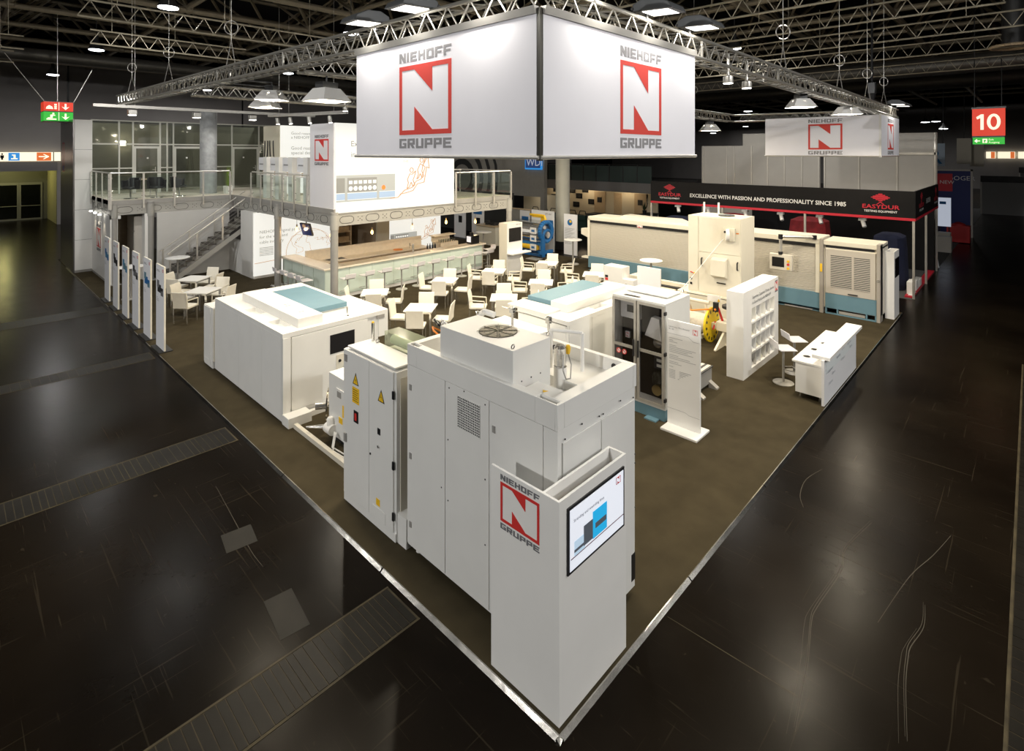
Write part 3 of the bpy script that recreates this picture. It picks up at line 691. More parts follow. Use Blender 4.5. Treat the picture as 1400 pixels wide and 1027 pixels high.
# hanging light rails above the deck
def rail(label, p, q, lamps, can=True):
    p, q = Vector(p), Vector(q); d = (q - p).normalized(); t = thing('light_rail', label, 'light rail', tuple(p))
    part('rail_profile', MB().prism([p + Vector((0, 0, -.05)), p + Vector((0, .12, -.05)), p + Vector((0, .12, .06)), p + Vector((0, 0, .06))] if abs(d.x) > .5 else [p + Vector((-.05, 0, -.05)), p + Vector((.05, 0, -.05)), p + Vector((.05, 0, .06)), p + Vector((-.05, 0, .06))], q - p), alu, t)
    mb = MB()
    for f in (.15, .85): c = p + (q - p) * f; mb.tube(c, c + Z * 4.5, .008, 4)
    part('suspension_wire', mb, alu, t)
    for f in lamps:
        c = p + (q - p) * f - Z * .06
        if can:
            l = part('spot_can', MB().tube(c - Z * .05, c + Vector((.03, -.02, -.3)), .075, 12), alu, t)
            part('lamp_glass', MB().tube(c + Vector((.03, -.02, -.295)), c + Vector((.031, -.021, -.31)), .066, 12), lamp_e, l)
        else:
            l = part('box_spot', B(c.x - .14, c.x + .14, c.y - .12, c.y + .12, c.z - .25, c.z - .05), alu, t, .02)
            part('lamp_glass', B(c.x - .11, c.x + .11, c.y - .1, c.y + .1, c.z - .262, c.z - .25), lamp_e, l)
rail('long light rail with box spots in front of glass rooms', (.1, 21.6, 6.72), (8.5, 21.6, 6.72), (.14, .40, .66), False)
rail('light rail with four can spots above the display towers', (5.9, 20.5, 6.55), (6.4, 14.9, 6.45), (.12, .3, .55, .8))
for x in (1.28, 3.46, 5.64): spot('deck_box_light', (x, 21.6, 6.35), (x, 24.5, 3.2), 120, 100, NEUT)
for q in (.12, .3, .55, .8): spot('deck_can_light', (5.93 + .5 * q, 20.48 - 5.6 * q, 6.15 - .1 * q), (5.4, 20.3 - 5.6 * q, 3.2), 70, 80, WARM)

# picture wall tower on the deck
t = thing('picture_wall_tower', 'white box tower on the deck with big lit picture front', 'display wall', (5.0, 13.2, ZD))
part('tower_body', B(4.99, 9.93, 13.25, 14.86, ZB + .46, 5.95), mat('tower_white', (.74, .73, .76), .6, var=.01), t)
lp = part('lit_panel', B(5.02, 9.93, 13.17, 13.25, ZB + .42, 5.95), lit, t)
logo(t, (4.99, 14.52, 4.72), UYn, .95, .72)
def machine_print(parent, x0, y, z0, k, kz=.75):
    U = UX; O = (x0, y, z0); Z = Vector((0, 0, kz))
    mb = MB(); flat(mb, O, U, Z, [(0, .0, 2.05 * k, .06 * k), (0, .95 * k, 2.05 * k, 1.06 * k), (.28 * k, .06 * k, .36 * k, .95 * k), (1.38 * k, .06 * k, 1.46 * k, .95 * k), (1.46 * k, .35 * k, 2.05 * k, .95 * k)], t=.001); part('print_frame', mb, mat('print_frame_grey', (.15, .15, .14), .6, em=(.6, .61, .56), es=.62), parent)
    mb = MB(); flat(mb, O, U, Z, [(0, .36 * k, .28 * k, .95 * k), (.36 * k, .36 * k, 1.38 * k, .95 * k)], t=.001); part('print_window', mb, litprint, parent)
    mb = MB(); flat(mb, O, U, Z, [(0, .08 * k, .28 * k, .33 * k), (.36 * k, .08 * k, 1.38 * k, .33 * k), (1.46 * k, .08 * k, 2.05 * k, .33 * k)], t=.001); part('print_blue_band', mb, mat('print_blue', (.12, .15, .2), .6, em=(.52, .68, .86), es=.66), parent)
    mb = MB()
    for i in range(6):
        c = Vector(O) + UX * ((.47 + i * .165) * k) + Z * .52 * k
        mb.prism([c + UX * (.07 * k * math.cos(a * .5236)) + Z * (.1 * k * math.sin(a * .5236)) - UY * .003 for a in range(12)], -UY * .002)
        flat(mb, O, U, Z, [((.41 + i * .165) * k, .7 * k, (.53 + i * .165) * k, .84 * k)], t=.004)
    part('print_bobbins', mb, lit, parent)
    mb = MB(); c = Vector(O) + UX * 1.62 * k + Z * .5 * k; mb.prism([c + UX * (.07 * k * math.cos(a * .5236)) + Z * (.1 * k * math.sin(a * .5236)) - UY * .004 for a in range(12)], -UY * .002); part('print_red_dot', mb, sg_org, parent)
def people_print(parent, x0, y, z0, k):
    def pl(pts, r=.012): return [Vector((x0 + a * k, y - .006, z0 + b * k)) for a, b in pts]
    mb = MB(); r = .014 * k
    for pts in ([(-.3, 0), (.02, .01), (.3, .25), (.62, .33), (.8, .55), (1.02, .62), (1.2, 1.05), (1.1, 1.12), (1.32, 1.45), (1.38, 1.0), (1.27, 1.06), (1.15, .5), (.85, .45), (.66, .22), (.35, .15), (.1, .12)],
                [(.42, .62), (.52, .82), (.62, .8), (.78, .92), (.72, .72), (.66, .6), (.74, .42), (.66, .36), (.58, .52), (.5, .35), (.4, .3), (.46, .5), (.42, .62)],
                [(.86, .95), (.98, 1.18), (1.1, 1.1), (1.2, 1.38), (1.08, 1.05), (1.05, .9), (1.14, .72), (1.06, .66), (.98, .82), (.9, .66), (.82, .62), (.9, .8), (.86, .95)]):
        mb.path(pl(pts), r, 4)
    for cx, cz in ((.6, .95), (1.04, 1.3)): mb.path(pl([(cx + .075 * math.cos(i * .7), cz + .085 * math.sin(i * .7)) for i in range(10)]), r, 4)
    part('print_people_arrow', mb, copper, parent)
machine_print(t, 5.04, 13.168, 3.4, 1.08)
people_print(t, 7.35, 13.166, 3.42, 1.0)
text('print_headline', 'Expertise, Customer Driven, Service –', (5.55, 13.166, 5.2), UX, .18, litprint, t)
text('print_headline', 'in Good Hands with NIEHOFF', (5.55, 13.166, 4.85), UX, .18, litprint, t)
text('print_caption', 'D 632', (7.6, 13.166, 4.66), UX, .06, litprint, t)

# lit wall and white towers further back on the deck
t = thing('lit_display_wall', 'glowing text wall on the deck behind small white towers', 'display wall', (5.95, 19.5, ZD))
part('wall_body', B(5.95, 9.5, 19.55, 21.2, ZD, 6.12), mat('cream_side', (.62, .58, .46), .6), t)
part('lit_panel', B(5.97, 9.5, 19.5, 19.55, ZD + .1, 6.12), lit, t)
text('print_text', 'Good reasons for choosing', (6.4, 19.496, 5.75), UX, .12, litprint, t); text('print_text', 'a NIEHOFF rotary machine', (6.4, 19.496, 5.58), UX, .12, litprint, t)
text('print_text', 'Good reasons for these', (6.4, 19.496, 5.12), UX, .14, litprint, t); text('print_text', 'special designs®', (6.4, 19.496, 4.92), UX, .14, litprint, t)
mb = MB()
for i in range(5): flat(mb, (6.4, 19.496, 4.72 - i * .09), UX, Z, [(0, 0, 1.5 - .1 * i, .025)], t=.001)
part('print_lines', mb, litprint, t, kind='stuff')
mb = MB()
for k, (y0, s) in enumerate(((21.05, 1), (20.75, 1), (20.45, -1), (20.1, -1))):
    pts = [Vector((5.93, y0 - s * .5 * (1 - (1 - i / 10) ** 2) + s * .45, 3.6 + i * .19)) for i in range(11)]
    mb.path(pts, .022, 6)
part('black_cable_arcs', mb, black, t)
for i, y in enumerate((19.75, 18.6, 17.45, 16.2)):
    t = thing('display_tower', 'small white display tower with pale blue card, %s on the deck' % ('first from the glass rooms', 'second from the glass rooms', 'third from the glass rooms', 'next to the logo tower')[i], 'display', (5.4, y, ZD), 'small white display towers')
    part('tower_post', B(5.3, 5.62, y - .5, y - .16, ZD, 4.82), white, t)
    part('card_holder', B(5.36, 5.4, y - .16, y + .45, 4.28, 4.8), board, t)
    part('card_print', B(5.353, 5.36, y - .08, y + .35, 4.5, 4.55), txtg, t)
    for k in range(3): part('sample', MB().lathe((5.5, y + .02 + k * .14, 4.12), [(.045, 0), (.045, .12 + .03 * (k % 2))], 8), (orange, white, wood)[k], t)
    part('shelf', B(5.36, 5.62, y - .16, y + .5, 4.08, 4.12), white, t)

# tub chairs, table and plant on the deck
def tub_chair(x, y, rz, label):
    t = thing('tub_chair', label, 'chair', (0, 0, 0), 'black tub chairs on the deck'); 
    mb = MB(); n = 14; R, r = .33, .27
    vs = []
    for j, (z0, z1) in enumerate(((.42, .82),)):
        for i in range(n + 1):
            a = math.radians(-200 + i * 220 / n) ; top = .82 if 3 < i < 11 else .72
            for rr in (R, r): vs += [(rr * math.cos(a), rr * math.sin(a), .38), (rr * math.cos(a) * 1.06, rr * math.sin(a) * 1.06, top)]
    fs = []
    for i in range(n):
        k, m_ = i * 4, i * 4 + 4; fs += [(k, m_, m_ + 1, k + 1), (k + 2, k + 3, m_ + 3, m_ + 2), (k + 1, m_ + 1, m_ + 3, k + 3), (k, k + 2, m_ + 2, m_)]
    fs += [(0, 1, 3, 2), (n * 4, n * 4 + 2, n * 4 + 3, n * 4 + 1)]
    mb.add(vs, fs); part('shell', mb, black, t); part('seat_cushion', MB().lathe((0, 0, .38), [(.28, 0), (.3, .04), (.28, .08)], 18), black, t)
    part('pedestal', MB().tube((0, 0, .03), (0, 0, .38), .03, 8), chrome, t); part('base_disc', MB().lathe((0, 0, 0), [(.24, 0), (.23, .015), (.05, .03)], 18), chrome, t)
    t.location = (x, y, ZD); t.rotation_euler = (0, 0, rz); return t
tub_chair(1.45, 22.75, 2.2, 'black tub chair nearest the corner of deck balustrade')
tub_chair(2.3, 22.65, 3.1, 'black tub chair in the middle of the group of three')
tub_chair(3.15, 22.8, 4.2, 'black tub chair closest to the concrete column')
t = thing('round_side_table', 'small round table between the black tub chairs', 'table', (2.3, 23.6, ZD))
part('table_top', MB().lathe((2.3, 23.6, ZD + .7), [(.38, 0), (.38, .025)], 22), wood, t); part('leg', MB().tube((2.3, 23.6, ZD + .02), (2.3, 23.6, ZD + .7), .03), chrome, t); part('base_disc', MB().lathe((2.3, 23.6, ZD), [(.25, 0), (.25, .015)], 18), chrome, t)
t = thing('potted_plant', 'green grassy plant in a white pot beside the concrete column', 'plant', (5.1, 23.0, ZD))
part('pot', MB().add([(5.1 + a * s, 22.95 + b * s, ZD + z) for s, z in ((.13, 0), (.16, .34)) for a, b in ((-1, -1), (1, -1), (1, 1), (-1, 1))], [(0, 3, 2, 1), (4, 5, 6, 7), (0, 1, 5, 4), (1, 2, 6, 5), (2, 3, 7, 6), (3, 0, 4, 7)]), white, t)
mb = MB()
for i in range(60):
    a, q = random.random() * 6.28, random.random(); p = Vector((5.1 + .1 * q * math.cos(a), 22.95 + .1 * q * math.sin(a), ZD + .33)); e = p + Vector((.2 * q * math.cos(a), .2 * q * math.sin(a), .55 + .5 * random.random())); s = Vector((-math.sin(a), math.cos(a), 0)) * .012
    mb.add([p - s, p + s, e], [(0, 1, 2)])
part('grass_blades', mb, plantm, t, kind='stuff')
# stool-table pair right of the tower on deck
def bistro(x, y, z, label, top=white, r=.4, h=1.1):
    t = thing('bistro_table', label, 'table', (x, y, z), 'round standing tables')
    part('table_top', MB().lathe((x, y, z + h - .03), [(r - .01, 0), (r, .01), (r, .025), (r - .01, .03)], 28), top, t)
    part('pole', MB().tube((x, y, z + .02), (x, y, z + h - .03), .035, 10), steelg, t)
    part('base_disc', MB().lathe((x, y, z + .001), [(.27, 0), (.27, .012), (.05, .025)], 22), alu, t)
bistro(11.6, 15.2, ZD, 'round standing table on the deck behind the front balustrade', white, .35)
t = thing('bar_stool', 'chrome framed bar stool standing on the upper deck', 'stool', (10.6, 14.6, ZD))
part('frame_loop', MB().path([(10.45, 14.5, ZD), (10.45, 14.5, ZD + .85), (10.55, 14.5, ZD + .95), (10.75, 14.5, ZD + .95), (10.85, 14.5, ZD + .85), (10.85, 14.5, ZD)], .02), chrome, t)
part('seat', B(10.47, 10.83, 14.45, 14.8, ZD + .76, ZD + .8), black, t)

# staircase
t = thing('staircase', 'open steel staircase rising to the deck past the bistro table', 'staircase', (2.1, 20.6, 0))
n = 13; run, rise = .262, .18; sx0 = 2.02
for i in range(n):
    x, z = sx0 + i * run, .10 + (i + 1) * rise
    part('tread', B(x, x + .31, 20.66, 21.55, z - .045, z), mat('stair_tread', (.07, .06, .05), .6, var=.1), t)
    part('riser', B(x + .24, x + .26, 20.66, 21.55, z, z + rise - .045), mat('stair_riser', (.24, .23, .2), .5, .2), t)
for y in (20.6, 21.57):
    mb = MB(); mb.prism([(sx0 + .02, y, .02), (sx0 + .35, y, .02), (sx0 + n * run + .1, y, (n * run - .25) * rise / run - .02), (sx0 + n * run + .1, y, n * rise + .02), (sx0 + .05, y, .05)], (0, .03, 0))
    part('stringer', mb, MATS['beam_grey'], t)
    rl = Vector((run, 0, rise)).normalized()
    p = Vector((sx0 + .15, y, 1.17)); q = p + rl * (n * run * 1.12)
    part('hand_rail', MB().tube(p, q, .025, 8), alu, t)
    for k in range(4):
        c = p + rl * (.12 + k * 1.12); part('baluster', B(c.x - .03, c.x + .03, y, y + .02, c.z - 1.02, c.z - .02), alu, t)
    for k in range(5):
        part('wire', MB().tube(p + rl * .1 - Z * (.16 + k * .15), q - Z * (.16 + k * .15), .004, 4), alu, t)
struct('wall_bar_side', B(4.78, 4.95, 19.28, 20.55, 0, ZB).box(4.80, 4.93, 20.55, 21.9, 0, 1.35), white, 'white end wall under the stairs next to the lit map wall')

# lit map wall behind the bar end
t = thing('lit_map_wall', 'glowing wall under the deck with copper world map', 'display wall', (4.85, 19.2, 0))
part('lit_panel', B(4.8, 8.3, 19.2, 19.27, .12, ZB - .02), lit, t); part('plinth', B(4.8, 8.3, 19.21, 19.27, .0225, .12), white, t)
for i, s in enumerate(('NIEHOFF original parts', 'for the wire and', 'cable industry')): text('print_headline', s, (5.0, 19.196, 1.78 - i * .2), UX, .12, litprint, t)
mb = MB()
for i in range(6): flat(mb, (5.0, 19.196, 1.2 - i * .06), UX, Z, [(0, 0, .55, .02)], t=.001)
part('print_lines', mb, litprint, t, kind='stuff')
def W2(pts):
    q = [Vector((6.1 + a * 1.9, 19.192, .74 + b * 1.05)) for a, b in pts]; r = []
    for i, p in enumerate(q):
        if i and len(q) < 20:
            for k in (.33, .66): r.append(q[i - 1].lerp(p, k) + Vector((random.uniform(-.03, .03), 0, random.uniform(-.03, .03))))
        r.append(p)
    return r
mb = MB()
mb.path(W2([(.5 + .52 * math.cos(a * .13), .1 + .9 * math.sin(a * .13)) for a in range(-1, 26)]), .009, 4)
mb.path(W2([(.62 + .4 * math.cos(a * .13), .3 + .62 * math.sin(a * .13)) for a in range(0, 22)]), .006, 4)
for pts in ([(.1, .75), (.2, .82), (.3, .8), (.33, .7), (.25, .66), (.2, .55), (.16, .45), (.22, .36), (.3, .3), (.36, .25), (.35, .12), (.2, .08), (.22, .25), (.14, .38), (.1, .55), (.08, .66), (.1, .75)],
            [(.42, .75), (.5, .84), (.6, .8), (.55, .7), (.45, .68), (.42, .56), (.44, .46), (.5, .44), (.52, .3), (.55, .12)],
            [(.62, .58), (.7, .62), (.68, .5), (.76, .52), (.8, .6), (.82, .46), (.86, .58), (.9, .5), (.95, .6), (.9, .35), (.98, .3), (.92, .22)]): mb.path(W2(pts), .006, 4)
mb.path([Vector((4.82, 19.192, .62)), Vector((5.9, 19.192, .68)), Vector((6.1, 19.192, .75)), Vector((6.3, 19.192, .62))], .012, 4)
part('print_world_map', mb, copper, t)
mb = MB()
for a, b in ((.45, .72), (.48, .78), (.52, .76), (.2, .5), (.82, .56), (.9, .62)): q = W2([(a, b)])[0]; mb.tube(q, q - UY * .006, .022, 6)
part('print_map_points', mb, yellow, t)
# dark pantry, pillar and second lit picture wall behind the bar
struct('wall_pantry', B(8.3, 9.7, 20.4, 20.5, 0, ZB).box(8.3, 8.4, 19.27, 20.4, 0, ZB).box(9.66, 9.7, 18.3, 20.4, 0, ZB), mat('pantry_brown', (.26, .20, .14), .8), 'dark pantry recess behind the bar')
t = thing('storage_rack', 'wooden storage rack with crates inside the dark pantry', 'shelf', (8.7, 19.7, 0))
for x in (8.45, 9.15): part('upright', B(x, x + .05, 19.5, 19.9, .01, 2.2), wood, t)
for z in (.5, .95, 1.4, 1.85): part('shelf', B(8.5, 9.15, 19.5, 19.9, z, z + .04), wood, t)
for z in (.99, 1.44): part('crate', B(8.55, 9.1, 19.55, 19.85, z, z + .22), wood, t)
struct('trim_2', B(9.7, 10.35, 18.2, 18.5, 0, ZB), mat('pillar_beige', (.45, .42, .35), .6), 'beige pillar beside the dark pantry')
t = thing('lit_picture_wall', 'glowing machine picture wall behind the bar', 'display wall', (10.4, 18.2, 0))
part('lit_panel', B(10.36, 13.3, 18.2, 18.3, .0225, ZB - .02), lit, t)
machine_print(t, 10.4, 18.196, .7, .72); people_print(t, 12.0, 18.194, .75, .72)
text('print_headline', 'in Good Hands with NIEHOFF', (10.75, 18.196, 2.12), UX, .13, litprint, t); text('print_headline', 'Expertise, Customer Driven, Service –', (10.75, 18.196, 2.36), UX, .13, litprint, t)
t = thing('television', 'dark screen hanging tilted below the deck beside the map', 'television', (6.0, 16.9, 1.9))
M_ = Matrix.Translation((5.85, 16.92, 2.1)) @ Matrix.Rotation(-1.4, 4, 'Z') @ Matrix.Rotation(.3, 4, 'X')
part('screen_case', B(-.3, .3, -.03, .03, -.24, .24).xf(M_), black, t); part('screen', B(-.28, .28, -.036, -.03, -.22, .22).xf(M_), mat('screen_blue_dark', (.012, .015, .04), .15, em=(.02, .03, .09), es=.6), t); part('ceiling_arm', MB().tube((5.85, 16.95, 2.1), (5.85, 16.95, ZD - .16), .02), dark, t)

# pendant bulbs over the bar
for i, (x, y, z) in enumerate(((5.6, 17.2, 2.02), (6.0, 15.3, 1.95), (7.6, 15.2, 1.9), (9.45, 15.2, 1.9), (11.2, 15.2, 1.95), (12.7, 15.0, 1.85), (11.9, 17.0, 2.1))):
    t = thing('pendant_bulb', 'bare warm pendant bulb %s' % ('in front of the lit map wall', 'over the bar corner by the steel column', 'over the bar, third from the map wall', 'over the bar, fourth from the map wall', 'over the bar near the glass rack', 'over the end of bar with coffee machine', 'near the lit picture wall behind the bar')[i], 'lamp', (x, y, z), 'pendant bulbs over the bar')
    part('bulb', MB().lathe((x, y, z), [(.015, 0), (.05, .04), (.055, .08), (.035, .14), (.02, .17)], 12), bulb_e, t)
    part('socket', MB().tube((x, y, z + .16), (x, y, z + .26), .025, 8), mat('socket_brass', (.6, .4, .2), .35, .8), t); part('cable', MB().tube((x, y, z + .26), (x, y, ZD - .17), .006, 4), black, t)
    point('pendant_bulb_light', (x, y, z - .08), .05, 14, (1, .72, .42))

# ================================================================== BAR
CZ = .022      # carpet surface
bar = thing('bar_counter', 'long bar with frosted green glass front and beige top', 'bar counter', (5.2, 14.2, 0))
bx0, bx1, by0 = 5.2, 12.4, 14.22
for i in range(8):
    a = bx0 + i * (bx1 - bx0) / 8; part('glass_panel', B(a + .004, a + (bx1 - bx0) / 8 - .004, by0, by0 + .03, .14, 1.04), frost, bar)
for i in range(4):
    a = by0 + i * .82; part('glass_panel', B(bx0 - .0, bx0 + .03, a + .034, a + .816, .14, 1.04), frost, bar)
part('carcass', B(bx0 + .04, bx1 - .02, by0 + .04, by0 + .45, .14, 1.04).box(bx0 + .04, bx0 + .5, by0 + .45, 17.45, .14, 1.04), white, bar)
part('kick_plate', B(bx0 + .02, bx1, by0 + .02, by0 + .4, CZ, .14).box(bx0 + .02, bx0 + .4, by0 + .4, 17.45, CZ, .14), white, bar)
part('counter_top', B(bx0 - .06, bx1 + .15, by0 - .07, by0 + .5, 1.04, 1.1).box(bx0 - .06, bx0 + .52, by0 + .5, 17.55, 1.04, 1.1), beige, bar, .006)
part('end_panel', B(bx1 - .02, bx1 + .02, by0, by0 + .5, CZ, 1.04), beige, bar)
t = thing('back_bar', 'pale wooden working counter inside the bar', 'counter', (6, 16.2, 0))
part('cupboard', B(5.85, 11.0, 16.2, 16.75, CZ, .86), wood, t); part('work_top', B(5.75, 11.05, 16.1, 16.75, .86, .9), beige, t); part('splash_back', B(5.75, 11.05, 16.75, 16.85, .5, 1.3), beige, t)
part('sink_bowl', B(6.4, 7.1, 16.25, 16.6, .885, .905), dark, t); part('sink_rim', B(6.36, 7.14, 16.21, 16.25, .9, .92).box(6.36, 7.14, 16.6, 16.64, .9, .92).box(6.36, 6.4, 16.25, 16.6, .9, .92).box(7.1, 7.14, 16.25, 16.6, .9, .92), chrome, t)
t = thing('inner_shelf', 'pale inner working shelf behind the bar front', 'shelf', (6, 14.8, 0))
part('shelf_board', B(5.75, 12.3, 14.75, 15.2, .86, .9), beige, t); part('shelf_leg', B(5.8, 5.85, 14.8, 15.15, CZ, .86).box(12.2, 12.25, 14.8, 15.15, CZ, .86).box(9, 9.05, 14.8, 15.15, CZ, .86), beige, t)
t = thing('beer_tap', 'chrome beer tap column standing on the bar', 'tap', (9.05, 14.6, 1.1))
part('tap_column', MB().tube((9.05, 14.6, 1.1), (9.05, 14.6, 1.42), .045, 12), chrome, t); part('spout', MB().tube((9.05, 14.6, 1.36), (8.9, 14.62, 1.36), .014).tube((8.9, 14.62, 1.36), (8.9, 14.62, 1.28), .012), chrome, t); part('tap_lever', MB().tube((8.93, 14.61, 1.37), (8.9, 14.61, 1.47), .012), black, t)
t = thing('coffee_machine', 'black coffee machine at the right end of the bar', 'coffee machine', (12.0, 14.5, 1.1))
part('machine_body', B(11.85, 12.3, 14.3, 14.65, 1.1, 1.45), black, t, .02); part('bean_hopper', MB().lathe((12.05, 14.5, 1.45), [(.06, 0), (.1, .12)], 10), dark, t); part('display', B(11.842, 11.85, 14.35, 14.6, 1.18, 1.42), screenon, t)
t = thing('glass_rack', 'beige raised shelf packed with drinking glasses', 'shelf', (11.2, 15.4, 0))
part('rack_body', B(11.3, 12.3, 15.7, 16.3, CZ, 1.05), beige, t); part('rack_top', B(11.2, 12.4, 16.0, 16.4, 1.3, 1.34), beige, t); part('rack_back', B(11.3, 12.3, 16.3, 16.36, 1.05, 1.3), beige, t)
gl = None
for i in range(7):
    for j in range(2):
        x, y = 11.38 + i * .13, 15.78 + j * .13
        if gl is None:
            gl = single('drinking_glass', MB().lathe((0, 0, 0), [(.03, 0), (.042, .13), (.038, .128), (.028, .01)], 10), acryl, 'clear drinking glass standing in the rack behind the bar', 'glass', 'drinking glasses in the rack'); gl.location = (x, y, 1.051)
        else: c = gl.copy(); COL.objects.link(c); c.location = (x, y, 1.051)
t = thing('napkin_caddy', 'dark bottle caddy on the inner bar shelf', 'caddy', (10.1, 14.95, .9))
part('caddy_box', B(9.95, 10.5, 14.85, 15.05, .9, 1.06), wood, t)
for i in range(4): part('bottle', MB().lathe((10.02 + i * .13, 14.95, 1.06), [(.04, 0), (.04, .12), (.015, .17), (.015, .22)], 8), black, t)
part_ = single('serving_tray', MB().lathe((9.6, 16.42, .903), [(.2, 0), (.2, .02)], 20), orange, 'orange round tray lying on the back counter', 'tray')

# bar stools
def stool():
    t = thing('bar_stool', 'white bar stool with low back and round steel base', 'stool')
    part('base_disc', MB().lathe((0, 0, 0), [(.21, 0), (.21, .012), (.04, .03)], 22), alu, t)
    part('pole', MB().tube((0, 0, .02), (0, 0, .74), .026, 10), steelg, t)
    part('foot_rest', MB().path([(0, -.02, .3), (-.13, .1, .3), (-.13, .26, .3), (.13, .26, .3), (.13, .1, .3), (0, -.02, .3)], .01), chrome, t)
    mb = MB(); pr = [(.22, .74), (.20, .765), (-.13, .765), (-.18, .79), (-.205, .93), (-.225, .93), (-.2, .78), (-.14, .74)]
    mb.prism([(-.19, a, b) for a, b in pr], (.38, 0, 0)); part('seat_shell', mb, mat('stool_white', (.74, .72, .74), .4), t, .006)
    return t
st = stool(); used = [False]
def put_stool(x, y, rz, label, g='bar stools'):
    if not used[0]: used[0] = True; st.location = (x, y, CZ); st.rotation_euler = (0, 0, rz); st['label'] = label; st['group'] = g; return st
    return copytree(st, (x, y, CZ), rz, label, g)
ORD = ('first', 'second', 'third', 'fourth', 'fifth', 'sixth', 'seventh', 'eighth', 'ninth', 'tenth')
for i in range(10):
    put_stool(5.75 + i * .72, 13.72, .12 * math.sin(i * 2.1), 'white low-back bar stool, %s from the corner column along the bar front' % ORD[i], 'stools along the bar front')
for i in range(4):
    put_stool(4.62, 14.5 + i * .62, -1.57 + .1 * math.sin(i * 1.7), 'white low-back bar stool at the short bar end, %s from the bar corner' % ORD[i], 'stools at the short bar end')
put_stool(12.9, 14.3, 1.4, 'white bar stool alone beyond the coffee machine end of the bar')
put_stool(8.95, 1.02, -2.37, 'white shell stool behind the info counter, near its open end', 'stools at the info counter')
put_stool(9.7, 1.02, -2.37, 'white shell stool behind the info counter, towards the aisle machines', 'stools at the info counter')

# ================================================================== CAFE TABLES AND CHAIRS
def chair(arms):
    t = thing('dining_chair', 'white leather dining chair', 'chair')
    part('seat', B(-.225, .225, -.22, .24, .42, .485), leather, t, .015)
    mb = MB(); pr = [(-.20, .44), (-.215, .6), (-.235, .78), (-.275, .92), (-.3, .915), (-.275, .78), (-.255, .6), (-.25, .44)]
    mb.prism([(-.225, a, b) for a, b in pr], (.45, 0, 0)); part('backrest', mb, leather, t, .012)
    for x in (-.205, .205):
        part('leg', MB().tube((x, .2, 0), (x, .2, .43), .013, 6), chrome, t); part('leg', MB().tube((x, -.235, 0), (x, -.235, .44), .013, 6), chrome, t)
        if arms: part('arm_rest', MB().path([(x * 1.15, .2, .43), (x * 1.15, .2, .66), (x * 1.15, -.24, .68)], .016, 6), mat('arm_cream', (.7, .66, .55), .4), t)
    return t
def table(x, y, rz, label):
    t = thing('cafe_table', label, 'table', (0, 0, 0), 'square cafe tables')
    part('table_top', B(-.39, .39, -.39, .39, .71, .74), tabletop, t, .004)
    for a in (-.33, .33):
        for b in (-.33, .33): part('leg', B(a - .02, a + .02, b - .02, b + .02, 0, .71), chrome, t)
    part('apron', B(-.33, .33, -.345, -.33, .66, .71).box(-.33, .33, .33, .345, .66, .71).box(-.345, -.33, -.33, .33, .66, .71).box(.33, .345, -.33, .33, .66, .71), chrome, t)
    t.location = (x, y, CZ); t.rotation_euler = (0, 0, rz)
ch = {0: [chair(False), False], 1: [chair(True), False]}
def put_chair(kind, x, y, rz, label, g):
    c = ch[kind]
    if not c[1]: c[1] = True; c[0].location = (x, y, CZ); c[0].rotation_euler = (0, 0, rz); c[0]['label'] = label; c[0]['group'] = g
    else: copytree(c[0], (x, y, CZ), rz, label, g)
TABLES = [  # x, y, angle, arms, where
    (2.2, 17.55, 38, 0, 'at the table nearest the staircase'), (1.9, 15.6, 38, 1, 'at the table beside the last totem'),
    (5.45, 11.56, 52, 0, 'at the table in front of the bar corner column'), (5.42, 9.22, 40, 0, 'at the table behind the green acrylic box'),
    (7.91, 11.26, 36, 0, 'at the table before the bar middle'), (10.05, 11.1, 35, 1, 'at the table beside the video kiosk'),
    (12.4, 10.58, 30, 1, 'at the table nearest the brochure stand'), (9.92, 8.76, 37, 1, 'at the table behind the blue lidded machine'),
    (7.74, 8.31, 42, 1, 'at the table behind the fan box machine'), (12.07, 8.15, 31, 1, 'at the table in front of the long blue machine')]
for (x, y, a, arms, wh) in TABLES:
    r = math.radians(a); table(x, y, r, 'white square cafe table, the one ' + wh.replace('at the table ', ''))
    for k in range(4):
        b = r + k * math.pi / 2 + .06 * math.sin(k * 3 + x * 5); d = (.70 if arms else .62) + .06 * math.sin(k * 2.3 + y * 3)
        put_chair(arms, x + d * math.cos(b), y + d * math.sin(b), b + math.pi / 2, 'white dining %s %s, %s side' % ('armchair' if arms else 'chair', wh, ('hall column', 'deck', 'corner kiosk', 'info counter')[k]), 'chairs ' + wh)
bistro(2.35, 19.95, CZ, 'round standing table in front of the staircase')
bistro(.78, 19.3, CZ, 'round standing table behind the row of totems')
bistro(15.77, 11.92, CZ, 'round standing table beside the tall info totem')
bistro(14.0, 7.05, CZ, 'round standing table in front of the long blue machine')

